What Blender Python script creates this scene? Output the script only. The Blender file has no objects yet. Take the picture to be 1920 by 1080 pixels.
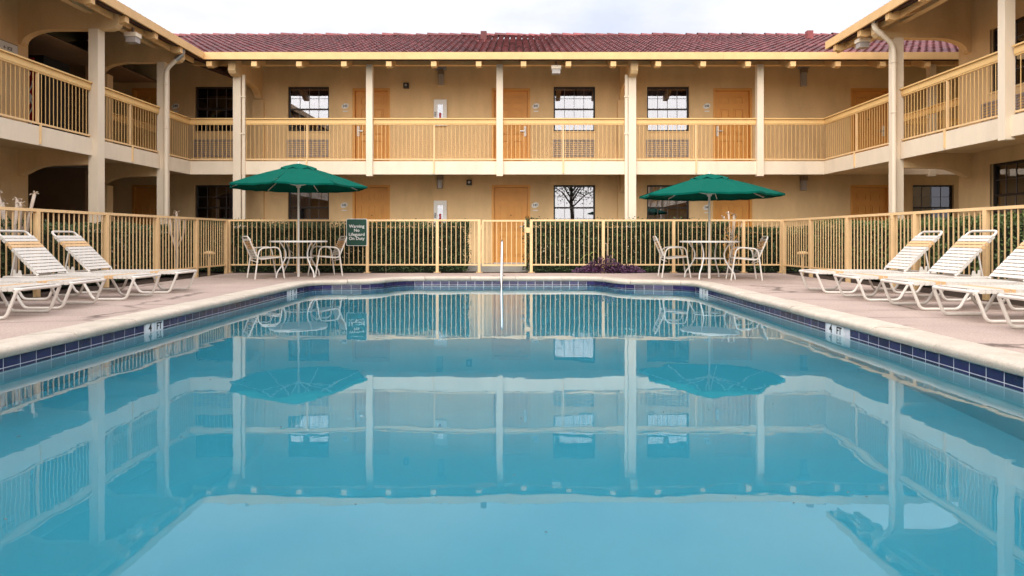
import bpy, bmesh, math, random
from mathutils import Vector, Matrix
from mathutils.geometry import tessellate_polygon

R = math.radians
rnd = random.Random(11)
sc = bpy.context.scene
col = sc.collection

# ------------------------------------------------------------------ camera
cam_d = bpy.data.cameras.new('camera')
cam = bpy.data.objects.new('camera', cam_d)
col.objects.link(cam)
cam.location = (0, 0, 0.825)
cam.rotation_euler = (R(90), 0, 0)
cam_d.lens = 24.0
cam_d.sensor_width = 36.0
cam_d.shift_x = -6 / 1920
cam_d.shift_y = -96 / 1920
cam_d.clip_start = 0.05
cam_d.clip_end = 2000
sc.camera = cam

# ------------------------------------------------------------------ sky and sun
SUN_EL, SUN_AZ = 34.0, 204.0      # azimuth clockwise from +Y, the sun stands behind the camera
w = bpy.data.worlds.new('World')
sc.world = w
w.use_nodes = True
nt = w.node_tree
for n in list(nt.nodes):
    nt.nodes.remove(n)
out = nt.nodes.new('ShaderNodeOutputWorld')
bg = nt.nodes.new('ShaderNodeBackground')
bg.inputs['Strength'].default_value = 0.13
sky = nt.nodes.new('ShaderNodeTexSky')
sky.sky_type = 'NISHITA'
sky.sun_disc = False
sky.sun_elevation = R(SUN_EL)
sky.sun_rotation = R(SUN_AZ)
sky.air_density = 1.3
sky.dust_density = 2.0
tc = nt.nodes.new('ShaderNodeTexCoord')
mp = nt.nodes.new('ShaderNodeMapping')
mp.inputs['Scale'].default_value = (1.0, 1.0, 2.6)
nz = nt.nodes.new('ShaderNodeTexNoise')
nz.inputs['Scale'].default_value = 3.1
nz.inputs['Detail'].default_value = 6
nz.inputs['Roughness'].default_value = 0.55
rp = nt.nodes.new('ShaderNodeValToRGB')
rp.color_ramp.elements[0].position = 0.30
rp.color_ramp.elements[0].color = (6.4, 6.7, 7.9, 1)
rp.color_ramp.elements[1].position = 0.62
rp.color_ramp.elements[1].color = (9.2, 9.1, 9.5, 1)
rp2 = nt.nodes.new('ShaderNodeValToRGB')
rp2.color_ramp.elements[0].position = 0.25
rp2.color_ramp.elements[0].color = (0.88, 0.88, 0.88, 1)
rp2.color_ramp.elements[1].position = 0.5
rp2.color_ramp.elements[1].color = (1, 1, 1, 1)
mx = nt.nodes.new('ShaderNodeMixRGB')
L = nt.links.new
L(tc.outputs['Generated'], mp.inputs['Vector'])
L(mp.outputs['Vector'], nz.inputs['Vector'])
L(nz.outputs['Fac'], rp.inputs['Fac'])
L(nz.outputs['Fac'], rp2.inputs['Fac'])
L(rp2.outputs['Color'], mx.inputs['Fac'])
L(sky.outputs['Color'], mx.inputs['Color1'])
# an overcast sky is about three times as bright overhead as at the horizon
sx = nt.nodes.new('ShaderNodeSeparateXYZ')
L(tc.outputs['Generated'], sx.inputs['Vector'])
mr = nt.nodes.new('ShaderNodeMapRange')
mr.inputs['From Min'].default_value = 0.0
mr.inputs['From Max'].default_value = 1.0
mr.inputs['To Min'].default_value = 0.27
mr.inputs['To Max'].default_value = 1.0
L(sx.outputs['Z'], mr.inputs['Value'])
cm = nt.nodes.new('ShaderNodeMixRGB')
cm.blend_type = 'MULTIPLY'
cm.inputs['Fac'].default_value = 1.0
L(rp.outputs['Color'], cm.inputs['Color1'])
L(mr.outputs['Result'], cm.inputs['Color2'])
L(cm.outputs['Color'], mx.inputs['Color2'])
L(mx.outputs['Color'], bg.inputs['Color'])
L(bg.outputs['Background'], out.inputs['Surface'])

sun_d = bpy.data.lights.new('sun', 'SUN')
sun_d.energy = 3.0
sun_d.angle = R(100)
sun_d.color = (1.0, 0.95, 0.86)
sun = bpy.data.objects.new('sun', sun_d)
col.objects.link(sun)
sv = Vector((math.sin(R(SUN_AZ)) * math.cos(R(SUN_EL)), math.cos(R(SUN_AZ)) * math.cos(R(SUN_EL)), math.sin(R(SUN_EL))))
sun.rotation_euler = (-sv).to_track_quat('-Z', 'Y').to_euler()
sun.location = sv * 60

vs = sc.view_settings
vs.view_transform = 'Standard'
vs.look = 'None'
vs.exposure = 0.98
vs.gamma = 1
cy = sc.cycles
cy.use_denoising = True
cy.max_bounces = 10
cy.diffuse_bounces = 4
cy.glossy_bounces = 4
cy.transmission_bounces = 6
cy.transparent_max_bounces = 8
cy.caustics_refractive = True
cy.caustics_reflective = False
cy.sample_clamp_indirect = 6
cy.use_adaptive_sampling = True
cy.adaptive_threshold = 0.02

# ------------------------------------------------------------------ materials
def ramp(nt, fac, a, b, p0=0.3, p1=0.7):
    r = nt.nodes.new('ShaderNodeValToRGB')
    r.color_ramp.elements[0].position = p0
    r.color_ramp.elements[0].color = (*a, 1)
    r.color_ramp.elements[1].position = p1
    r.color_ramp.elements[1].color = (*b, 1)
    nt.links.new(fac, r.inputs['Fac'])
    return r.outputs['Color']

def noise(nt, vec, scale, detail=4, rough=0.55):
    n = nt.nodes.new('ShaderNodeTexNoise')
    n.inputs['Scale'].default_value = scale
    n.inputs['Detail'].default_value = detail
    n.inputs['Roughness'].default_value = rough
    nt.links.new(vec, n.inputs['Vector'])
    return n.outputs['Fac']

def mixc(nt, mode, fac, a, b):
    m = nt.nodes.new('ShaderNodeMixRGB')
    m.blend_type = mode
    for s, v in (('Fac', fac), ('Color1', a), ('Color2', b)):
        if isinstance(v, (int, float)):
            m.inputs[s].default_value = v
        elif isinstance(v, tuple):
            m.inputs[s].default_value = (*v, 1)
        else:
            nt.links.new(v, m.inputs[s])
    return m.outputs['Color']

def sc3(c, k):
    return tuple(max(0.0, x * k) for x in c)

MATS = {}
def mat(name, c, rough=0.7, var=0.08, scale=6.0, stain=0.12, stain_scale=0.7, bump=0.0, bscale=90.0,
        metal=0.0, spec=0.35, island=0.0, obrand=0.0, stain_col=None, stretch=None, fine=0.0):
    m = bpy.data.materials.new(name)
    m.use_nodes = True
    nt = m.node_tree
    p = nt.nodes['Principled BSDF']
    p.inputs['Roughness'].default_value = rough
    p.inputs['Metallic'].default_value = metal
    p.inputs['Specular IOR Level'].default_value = spec
    g = nt.nodes.new('ShaderNodeNewGeometry')
    vec = g.outputs['Position']
    if stretch:
        mpn = nt.nodes.new('ShaderNodeMapping')
        mpn.inputs['Scale'].default_value = stretch
        nt.links.new(vec, mpn.inputs['Vector'])
        vec = mpn.outputs['Vector']
    cc = ramp(nt, noise(nt, vec, scale), sc3(c, 1 - var), sc3(c, 1 + var))
    if stain > 0:
        sf = ramp(nt, noise(nt, vec, stain_scale, 6, 0.65), (0, 0, 0), (1, 1, 1), 0.48, 0.75)
        cc = mixc(nt, 'MIX', mixc(nt, 'MULTIPLY', 1.0, sf, (stain, stain, stain)), cc, stain_col or sc3(c, 0.35))
    if fine > 0:
        cc = mixc(nt, 'MULTIPLY', fine, cc, ramp(nt, noise(nt, g.outputs['Position'], 55, 3, 0.7), (0.45, 0.45, 0.45), (1.25, 1.25, 1.25), 0.3, 0.7))
    if island > 0:
        cc = mixc(nt, 'MULTIPLY', 1.0, cc, ramp(nt, g.outputs['Random Per Island'], (1 - island,) * 3, (1 + island,) * 3, 0, 1))
    if obrand > 0:
        oi = nt.nodes.new('ShaderNodeObjectInfo')
        cc = mixc(nt, 'MULTIPLY', 1.0, cc, ramp(nt, oi.outputs['Random'], (1 - obrand,) * 3, (1 + obrand,) * 3, 0, 1))
    nt.links.new(cc, p.inputs['Base Color'])
    if bump > 0:
        b = nt.nodes.new('ShaderNodeBump')
        b.inputs['Strength'].default_value = bump
        b.inputs['Distance'].default_value = 0.01
        nt.links.new(noise(nt, g.outputs['Position'], bscale, 3), b.inputs['Height'])
        nt.links.new(b.outputs['Normal'], p.inputs['Normal'])
    MATS[name] = m
    return m

mat('stucco', (0.76, 0.53, 0.285), 0.9, 0.09, 2.2, 0.26, 0.9, 0.7, 40, stretch=(1, 1, 0.3), fine=0.16)
mat('trim_cream', (0.78, 0.655, 0.505), 0.6, 0.04, 4.0, 0.16, 1.6, 0.15, 40, stretch=(1, 1, 0.35))
mat('trim_yellow', (0.72, 0.455, 0.205), 0.55, 0.06, 5.0, 0.20, 1.3, 0.15, 40)
mat('rail_yellow', (0.78, 0.50, 0.205), 0.5, 0.06, 5.0, 0.22, 2.5)
mat('fence_yellow', (0.80, 0.545, 0.285), 0.5, 0.05, 5.0, 0.15, 3.0)
mat('door_orange', (0.70, 0.335, 0.085), 0.5, 0.05, 3.0, 0.12, 1.0)
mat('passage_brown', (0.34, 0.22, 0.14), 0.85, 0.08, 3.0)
mat('concrete', (0.40, 0.37, 0.33), 0.9, 0.1, 4.0, 0.2)
mat('coping', (0.51, 0.44, 0.365), 0.75, 0.10, 7.0, 0.45, 1.8, 0.5, 70, stain_col=(0.32, 0.30, 0.22), fine=0.25, obrand=0.05)
mat('tile_navy', (0.022, 0.018, 0.075), 0.18, 0.15, 8.0, 0.1, spec=0.6, obrand=0.35, island=0.3)
mat('grout', (0.72, 0.70, 0.74), 0.8, 0.1, 20)
mat('marker_white', (0.78, 0.78, 0.80), 0.3, 0.03)
mat('joint', (0.13, 0.095, 0.08), 0.9, 0.3, 12)
mat('black', (0.012, 0.012, 0.014), 0.5, 0.1)
mat('plaster', (0.50, 0.60, 0.60), 0.8, 0.03, 1.5, 0.10, 0.5, stain_col=(0.5, 0.65, 0.68))
mat('roof_tile', (0.18, 0.044, 0.045), 0.6, 0.2, 2.5, 0.55, 0.55, 0.2, 50, stain_col=(0.055, 0.022, 0.028), island=0.4, obrand=0.38)
mat('roof_deck', (0.10, 0.05, 0.04), 0.9)
mat('window_frame', (0.028, 0.018, 0.015), 0.45, 0.1)
mat('muntin', (0.17, 0.145, 0.15), 0.5, 0.1)
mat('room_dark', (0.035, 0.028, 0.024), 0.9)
mat('curtain', (0.55, 0.52, 0.48), 0.9, 0.05)
mat('grille', (0.36, 0.31, 0.30), 0.5, 0.05)
mat('grille_shade', (0.012, 0.009, 0.009), 0.8)  # near black, the shade behind the louvers put into the colour
mat('white_paint', (0.74, 0.72, 0.69), 0.4, 0.03, 5, 0.06)
mat('strap_white', (0.62, 0.58, 0.53), 0.45, 0.05, 6, 0.12, 2.0)
mat('strap_orange', (0.64, 0.41, 0.21), 0.45, 0.08, 6)
mat('frame_cream', (0.68, 0.635, 0.58), 0.35, 0.05, 6, 0.1, 2.0)
mat('fabric_green', (0.0, 0.085, 0.060), 0.85, 0.06, 4, 0.08, 2, 0.3, 200, spec=0.08)
mat('pole', (0.72, 0.68, 0.62), 0.4, 0.04)
mat('chrome', (0.72, 0.73, 0.75), 0.18, 0.02, metal=1.0, stain=0)
mat('steel', (0.45, 0.44, 0.45), 0.35, 0.05, metal=0.9)
mat('sign_green', (0.012, 0.062, 0.042), 0.4, 0.05)
mat('lamp_brown', (0.22, 0.155, 0.11), 0.5, 0.1)
mat('lamp_glass', (0.40, 0.36, 0.34), 0.25, 0.05)
mat('vending_red', (0.42, 0.02, 0.025), 0.35, 0.05)
mat('soil', (0.070, 0.045, 0.032), 0.95, 0.35, 9, 0.2, bump=1.0, bscale=25)
mat('grass_ground', (0.07, 0.085, 0.035), 0.95, 0.3, 3)
mat('leaf_dark', (0.050, 0.078, 0.026), 0.5, 0.45, 3.5, 0.0, island=0.7)
mat('leaf_mid', (0.085, 0.125, 0.035), 0.5, 0.25, 2.5, 0.0, island=0.6)
mat('leaf_light', (0.30, 0.36, 0.11), 0.5, 0.15, 5, 0)
mat('twig', (0.30, 0.22, 0.15), 0.8, 0.2, 8)
mat('leaf_pale', (0.52, 0.42, 0.33), 0.6, 0.15, 8, 0, island=0.3)
mat('leaf_purple', (0.060, 0.018, 0.050), 0.5, 0.25, 5, 0, island=0.65)
mat('stem_pale', (0.52, 0.42, 0.34), 0.8, 0.15, 10)
mat('hedge_core', (0.018, 0.025, 0.011), 0.95, 0.4, 12)  # shade inside the hedge, painted as a dark colour
mat('bark', (0.12, 0.09, 0.07), 0.9, 0.3, 8, bump=0.6, bscale=20)

def deck_mat():
    m = mat('deck', (0.45, 0.345, 0.295), 0.85, 0.10, 1.1, 0.42, 0.45, 0.5, 75, stain_col=(0.21, 0.155, 0.14), fine=0.55)
    nt = m.node_tree
    p = nt.nodes['Principled BSDF']
    src = p.inputs['Base Color'].links[0].from_socket
    g = nt.nodes.new('ShaderNodeNewGeometry')
    # coarse exposed grains
    gr = ramp(nt, noise(nt, g.outputs['Position'], 140, 2, 0.8), (0.62, 0.62, 0.62), (1.3, 1.3, 1.3), 0.3, 0.72)
    c1 = mixc(nt, 'MULTIPLY', 0.5, src, gr)
    # hairline cracks
    mpn = nt.nodes.new('ShaderNodeMapping')
    mpn.inputs['Scale'].default_value = (0.30, 0.85, 1)
    nt.links.new(g.outputs['Position'], mpn.inputs['Vector'])
    wob = nt.nodes.new('ShaderNodeTexNoise')
    wob.inputs['Scale'].default_value = 2.4
    wob.inputs['Detail'].default_value = 5
    nt.links.new(g.outputs['Position'], wob.inputs['Vector'])
    add = nt.nodes.new('ShaderNodeMixRGB')
    add.blend_type = 'ADD'
    add.inputs['Fac'].default_value = 0.22
    nt.links.new(mpn.outputs['Vector'], add.inputs['Color1'])
    nt.links.new(wob.outputs['Color'], add.inputs['Color2'])
    vo = nt.nodes.new('ShaderNodeTexVoronoi')
    vo.feature = 'DISTANCE_TO_EDGE'
    vo.inputs['Scale'].default_value = 0.8
    nt.links.new(add.outputs['Color'], vo.inputs['Vector'])
    cr = ramp(nt, vo.outputs['Distance'], (0.30, 0.28, 0.27), (1, 1, 1), 0.0, 0.017)
    msk = ramp(nt, noise(nt, g.outputs['Position'], 0.55, 2), (0, 0, 0), (1, 1, 1), 0.38, 0.5)
    c2 = mixc(nt, 'MULTIPLY', msk, c1, cr)
    nt.links.new(c2, p.inputs['Base Color'])
    return m
deck_mat()

def water_mat():
    m = bpy.data.materials.new('water')
    m.use_nodes = True
    nt = m.node_tree
    for n in list(nt.nodes):
        nt.nodes.remove(n)
    o = nt.nodes.new('ShaderNodeOutputMaterial')
    gl = nt.nodes.new('ShaderNodeBsdfGlass')
    gl.inputs['IOR'].default_value = 1.333
    gl.inputs['Roughness'].default_value = 0.0
    g = nt.nodes.new('ShaderNodeNewGeometry')
    b = nt.nodes.new('ShaderNodeBump')
    b.inputs['Strength'].default_value = 0.20
    b.inputs['Distance'].default_value = 0.012
    n1 = noise(nt, g.outputs['Position'], 1.1, 2, 0.5)
    n2 = noise(nt, g.outputs['Position'], 7.0, 2, 0.5)
    sm = nt.nodes.new('ShaderNodeMath')
    sm.operation = 'MULTIPLY_ADD'
    sm.inputs[1].default_value = 0.07
    nt.links.new(n2, sm.inputs[0])
    nt.links.new(n1, sm.inputs[2])
    nt.links.new(sm.outputs[0], b.inputs['Height'])
    nt.links.new(b.outputs['Normal'], gl.inputs['Normal'])
    va = nt.nodes.new('ShaderNodeVolumeAbsorption')
    va.inputs['Color'].default_value = (0.33, 0.80, 0.88, 1)
    va.inputs['Density'].default_value = 1.2
    nt.links.new(gl.outputs['BSDF'], o.inputs['Surface'])
    nt.links.new(va.outputs['Volume'], o.inputs['Volume'])
    MATS['water'] = m
water_mat()

def glass_mat():
    m = bpy.data.materials.new('window_glass')
    m.use_nodes = True
    nt = m.node_tree
    for n in list(nt.nodes):
        nt.nodes.remove(n)
    o = nt.nodes.new('ShaderNodeOutputMaterial')
    tr = nt.nodes.new('ShaderNodeBsdfTransparent')
    tr.inputs['Color'].default_value = (0.62, 0.62, 0.66, 1)
    gl = nt.nodes.new('ShaderNodeBsdfGlossy')
    gl.inputs['Roughness'].default_value = 0.01
    gl.inputs['Color'].default_value = (0.95, 0.95, 1.0, 1)
    fr = nt.nodes.new('ShaderNodeFresnel')
    fr.inputs['IOR'].default_value = 2.45
    mx = nt.nodes.new('ShaderNodeMixShader')
    nt.links.new(fr.outputs['Fac'], mx.inputs['Fac'])
    nt.links.new(tr.outputs['BSDF'], mx.inputs[1])
    nt.links.new(gl.outputs['BSDF'], mx.inputs[2])
    nt.links.new(mx.outputs['Shader'], o.inputs['Surface'])
    MATS['window_glass'] = m
glass_mat()

# ------------------------------------------------------------------ mesh helpers
class MB:
    def __init__(self):
        self.v, self.f = [], []
    def add(self, vs, fs):
        n = len(self.v)
        self.v += [tuple(p) for p in vs]
        self.f += [tuple(i + n for i in f) for f in fs]
        return self
    def box(self, x0, x1, y0, y1, z0, z1):
        x0, x1 = min(x0, x1), max(x0, x1)
        y0, y1 = min(y0, y1), max(y0, y1)
        z0, z1 = min(z0, z1), max(z0, z1)
        return self.add([(x0, y0, z0), (x1, y0, z0), (x1, y1, z0), (x0, y1, z0), (x0, y0, z1), (x1, y0, z1), (x1, y1, z1), (x0, y1, z1)],
                        [(0, 3, 2, 1), (4, 5, 6, 7), (0, 1, 5, 4), (1, 2, 6, 5), (2, 3, 7, 6), (3, 0, 4, 7)])
    def quad(self, a, b, c, d):
        return self.add([a, b, c, d], [(0, 1, 2, 3)])
    def prism(self, poly, axis, a0, a1):
        n = len(poly)
        def pt(p, a):
            return {'x': (a, p[0], p[1]), 'y': (p[0], a, p[1]), 'z': (p[0], p[1], a)}[axis]
        vs = [pt(p, a0) for p in poly] + [pt(p, a1) for p in poly]
        fs = [tuple(range(n)), tuple(range(2 * n - 1, n - 1, -1))]
        fs += [(i, (i + 1) % n, n + (i + 1) % n, n + i) for i in range(n)]
        return self.add(vs, fs)
    def tube(self, pts, r, n=8, closed=False):
        pts = [Vector(p) for p in pts]
        m = len(pts)
        rs = r if isinstance(r, (list, tuple)) else [r] * m
        vs, fs = [], []
        up = None
        for i in range(m):
            if closed:
                t = pts[(i + 1) % m] - pts[i - 1]
            else:
                t = pts[min(i + 1, m - 1)] - pts[max(i - 1, 0)]
            t.normalize()
            if up is None:
                up = Vector((0, 0, 1)) if abs(t.z) < 0.9 else Vector((1, 0, 0))
            a = t.cross(up)
            if a.length < 1e-4:
                a = t.orthogonal()
            a.normalize()
            b = a.cross(t).normalized()
            up = b
            for k in range(n):
                an = 2 * math.pi * k / n
                vs.append(pts[i] + (a * math.cos(an) + b * math.sin(an)) * rs[i])
        for i in range(m if closed else m - 1):
            for k in range(n):
                j = (i + 1) % m
                fs.append((i * n + k, i * n + (k + 1) % n, j * n + (k + 1) % n, j * n + k))
        if not closed:
            fs.append(tuple(range(n - 1, -1, -1)))
            fs.append(tuple((m - 1) * n + k for k in range(n)))
        return self.add(vs, fs)
    def lathe(self, prof, n=24, c=(0, 0, 0)):
        vs, fs = [], []
        for r, z in prof:
            for k in range(n):
                a = 2 * math.pi * k / n
                vs.append((c[0] + r * math.cos(a), c[1] + r * math.sin(a), c[2] + z))
        m = len(prof)
        for i in range(m - 1):
            for k in range(n):
                fs.append((i * n + k, i * n + (k + 1) % n, (i + 1) * n + (k + 1) % n, (i + 1) * n + k))
        fs.append(tuple(range(n - 1, -1, -1)))
        fs.append(tuple((m - 1) * n + k for k in range(n)))
        return self.add(vs, fs)
    def mesh(self, name, mt, smooth=False, recalc=True):
        me = bpy.data.meshes.new(name)
        me.from_pydata(self.v, [], self.f)
        if recalc:
            bm = bmesh.new()
            bm.from_mesh(me)
            bmesh.ops.recalc_face_normals(bm, faces=bm.faces)
            bm.to_mesh(me)
            bm.free()
        me.materials.append(MATS[mt])
        if smooth:
            me.polygons.foreach_set('use_smooth', [True] * len(me.polygons))
            me.set_sharp_from_angle(angle=R(40))
        me.update()
        return me

WL = {}   # world location of every parent (all are unrotated while being built)
def tag(o, label=None, cat=None, group=None, kind=None):
    if label: o['label'] = label
    if cat: o['category'] = cat
    if group: o['group'] = group
    if kind: o['kind'] = kind
    return o
def thing(name, loc, label, cat, group=None):
    o = bpy.data.objects.new(name, None)
    o.empty_display_size = 0.1
    col.objects.link(o)
    o.location = loc
    WL[o.name] = Vector(loc)
    return tag(o, label, cat, group)
def inst(name, me, parent, loc, rot=None):
    o = bpy.data.objects.new(name, me)
    col.objects.link(o)
    base = Vector((0, 0, 0))
    if parent is not None:
        o.parent = parent
        base = WL[parent.name]
    o.location = Vector(loc) - base
    if rot is not None:
        o.rotation_euler = rot
    WL[o.name] = Vector(loc)
    return o
def part(name, mb, mt, parent=None, smooth=False, label=None, recalc=True):
    """mesh given in world coordinates; its origin goes to the middle of its base"""
    xs = [p[0] for p in mb.v]; ys = [p[1] for p in mb.v]; zs = [p[2] for p in mb.v]
    c = ((min(xs) + max(xs)) / 2, (min(ys) + max(ys)) / 2, min(zs))
    mb.v = [(p[0] - c[0], p[1] - c[1], p[2] - c[2]) for p in mb.v]
    o = inst(name, mb.mesh(name, mt, smooth, recalc), parent, c)
    if label: o['label'] = label
    return o
def structure(name, mb, mt, smooth=False, recalc=True):
    return tag(part(name, mb, mt, None, smooth, None, recalc), kind='structure')
def copy_tree(o, parent=None):
    c = o.copy()
    col.objects.link(c)
    c.parent = parent
    for ch in list(o.children):
        copy_tree(ch, c)
    return c
def fillet(pts, r=0.06, n=5, closed=False):
    pts = [Vector(p) for p in pts]
    m = len(pts)
    res = []
    for i in range(m):
        if not closed and i in (0, m - 1):
            res.append(pts[i]); continue
        p, a, b = pts[i], pts[i - 1], pts[(i + 1) % m]
        ra = min(r, (a - p).length * 0.45); rb = min(r, (b - p).length * 0.45)
        s = p + (a - p).normalized() * ra; e = p + (b - p).normalized() * rb
        for k in range(n + 1):
            t = k / n
            res.append(s * (1 - t) ** 2 + p * 2 * t * (1 - t) + e * t * t)
    return res
def text_mesh(s, size, mt, extrude=0.001, spacing=1.0, align='CENTER', line=1.0):
    cu = bpy.data.curves.new('lettering', 'FONT')
    cu.body = s
    cu.size = size
    cu.align_x = align
    cu.align_y = 'CENTER'
    cu.extrude = extrude
    cu.offset = size * 0.02
    cu.space_line = line
    cu.space_character = spacing
    o = bpy.data.objects.new('lettering_curve', cu)
    col.objects.link(o)
    dg = bpy.context.evaluated_depsgraph_get()
    me = bpy.data.meshes.new_from_object(o.evaluated_get(dg))
    bpy.data.objects.remove(o)
    bpy.data.curves.remove(cu)
    me.name = 'lettering'
    me.materials.clear()
    me.materials.append(MATS[mt])
    return me

# ------------------------------------------------------------------ main dimensions (metres, deck level = 0)
YW, YB, YE = 18.47, 17.10, 16.50          # rear wall, rear balcony face, rear eave
XLB, XLW, XLE = -8.16, -9.56, -7.57       # left wing: balcony face, wall, eave
XRB, XRW, XRE = 7.76, 9.16, 7.16          # right wing
ZS = 2.70                                 # upper walkway
ZE = 5.10                                 # roof underside at the eave
PITCH = 0.365
WATER = -0.150
FY, FXL, FXR = 15.75, -6.60, 6.14         # pool fence

# ------------------------------------------------------------------ pool outline (clockwise seen from above, starting near left)
POOL = [(-3.74, 1.2), (-3.74, 11.9), (-3.725, 12.15), (-3.66, 12.38), (-3.50, 12.52), (-3.25, 12.58), (-2.85, 12.66), (-2.68, 12.74),
        (-2.55, 12.90), (-2.47, 13.12), (-2.38, 13.36), (-2.24, 13.55), (-2.05, 13.65),
        (1.48, 13.65), (1.64, 13.55), (1.76, 13.36), (1.83, 13.12), (1.90, 12.88), (2.02, 12.70), (2.20, 12.60), (2.70, 12.48),
        (2.95, 12.40), (3.12, 12.25), (3.20, 12.02), (3.21, 11.8), (3.21, 1.2)]
def soften(poly, keep):
    res = []
    m = len(poly)
    for i in range(m):
        p = Vector(poly[i])
        if i in keep:
            res.append(tuple(p)); continue
        a, b = Vector(poly[i - 1]), Vector(poly[(i + 1) % m])
        for q in (a, b):
            l = (q - p).length
            res.append(tuple(p + (q - p) / l * min(.25 * l, .10)))
    return res
POOL = soften(POOL, (0, len(POOL) - 1))
def offset_poly(poly, d):
    """move every side outwards by d (clockwise polygon)"""
    n = len(poly); res = []
    for i in range(n):
        a, p, b = Vector(poly[i - 1]), Vector(poly[i]), Vector(poly[(i + 1) % n])
        n1 = Vector((-(p - a).y, (p - a).x)).normalized()
        n2 = Vector((-(b - p).y, (b - p).x)).normalized()
        m = (n1 + n2)
        m = m / max(0.3, m.dot(n1))
        res.append((p.x + m.x * d, p.y + m.y * d))
    return res

# ------------------------------------------------------------------ ground, deck, beds, walkways
DX0, DX1, DY0, DY1 = -6.45, 6.02, -3.0, 15.52
def flat(name, outer, hole, z, mt):
    loops = [[Vector((x, y, 0)) for x, y in outer]]
    if hole:
        loops.append([Vector((x, y, 0)) for x, y in hole])
    tris = tessellate_polygon(loops)
    pts = [p for lp in loops for p in lp]
    mb = MB()
    mb.add([(p.x, p.y, z) for p in pts], tris)
    o = structure(name, mb, mt, recalc=False)
    for pl in o.data.polygons:
        if pl.normal.z < 0:
            pl.flip()
    return o
BIG = 600
flat('ground', [(-BIG, -BIG), (BIG, -BIG), (BIG, BIG), (-BIG, BIG)], [(DX0 + .1, DY0 + .1), (DX0 + .1, DY1 - .1), (DX1 - .1, DY1 - .1), (DX1 - .1, DY0 + .1)], -0.06, 'grass_ground')
flat('pool_deck', [(DX0, DY0), (DX1, DY0), (DX1, DY1), (DX0, DY1)], offset_poly(POOL, 0.28), 0.0, 'deck')
mb = MB()
for a, b in (((DX0, DY1), (DX0, DY0)), ((DX1, DY0), (DX1, DY1)), ((DX1, DY1), (DX0, DY1)), ((DX0, DY0), (DX1, DY0))):
    mb.quad((a[0], a[1], -0.12), (b[0], b[1], -0.12), (b[0], b[1], -0.001), (a[0], a[1], -0.001))
structure('pool_deck_edge', mb, 'concrete')
def deck_joint(x0, x1, y, wob=.012):
    mb = MB(); N = 14; pts = []
    for i in range(N + 1):
        x = x0 + (x1 - x0) * i / N
        pts.append((x, y + rnd.uniform(-wob, wob) * .5 + .05 * math.sin(x * 1.3)))
    for (xa, ya), (xb, yb) in zip(pts, pts[1:]):
        mb.quad((xa, ya - .0045, .003), (xb, yb - .0045, .003), (xb, yb + .0045, .003), (xa, ya + .0045, .003))
    structure('deck_joint', mb, 'joint')
for yy in (4.0, 7.15, 10.3, 13.4):
    deck_joint(DX0 + .02, -4.06, yy)
    deck_joint(3.54, DX1 - .02, yy - .15)
def soil_bed(x0, x1, y0, y1):
    mb = MB(); nx = max(2, int((x1 - x0) / 0.25)); ny = max(2, int((y1 - y0) / 0.25))
    for j in range(ny + 1):
        for i in range(nx + 1):
            e = i in (0, nx) or j in (0, ny)
            mb.v.append((x0 + (x1 - x0) * i / nx, y0 + (y1 - y0) * j / ny, -0.055 if e else -0.03 + rnd.uniform(-.015, .02)))
    for j in range(ny):
        for i in range(nx):
            k = j * (nx + 1) + i
            mb.f.append((k, k + 1, k + nx + 2, k + nx + 1))
    structure('soil_bed', mb, 'soil', True)
soil_bed(-8.0, 7.6, DY1 + 0.003, 16.95)
soil_bed(-8.0, DX0 - .003, 1.0, DY1)
soil_bed(DX1 + .003, 7.6, 1.0, DY1)
mb = MB()
mb.box(XLB + .05, XRB - .05, YB - .1, YW + .3, -0.08, 0.11)
mb.box(-14, XLB + .05, -11.2, YW + .3, -0.08, 0.11)
mb.box(XRB - .05, 14, -11.2, YW + .3, -0.08, 0.11)
structure('ground_floor_walkway', mb, 'concrete')

# ------------------------------------------------------------------ swimming pool
pool = thing('swimming_pool', (-0.26, 7.4, -1.4), 'turquoise swimming pool with cream coping and navy waterline tiles', 'pool')
wall_z = -0.193
mb = MB()
n = len(POOL)
for i in range(n):
    a, b = POOL[i], POOL[(i + 1) % n]
    mb.quad((a[0], a[1], -1.38), (b[0], b[1], -1.38), (b[0], b[1], wall_z), (a[0], a[1], wall_z))
tr = tessellate_polygon([[Vector((x, y, 0)) for x, y in POOL]])
mb.add([(x, y, -1.38) for x, y in POOL], tr)
part('basin', mb, 'plaster', pool)
# grout band the tiles are set in
mb = MB()
inner = offset_poly(POOL, -0.002)
gb = offset_poly(POOL, -0.0005)
for i in range(n):
    a, b = gb[i], gb[(i + 1) % n]
    mb.quad((a[0], a[1], -0.195), (b[0], b[1], -0.195), (b[0], b[1], -0.03), (a[0], a[1], -0.03))
part('grout_band', mb, 'grout', pool)

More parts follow.
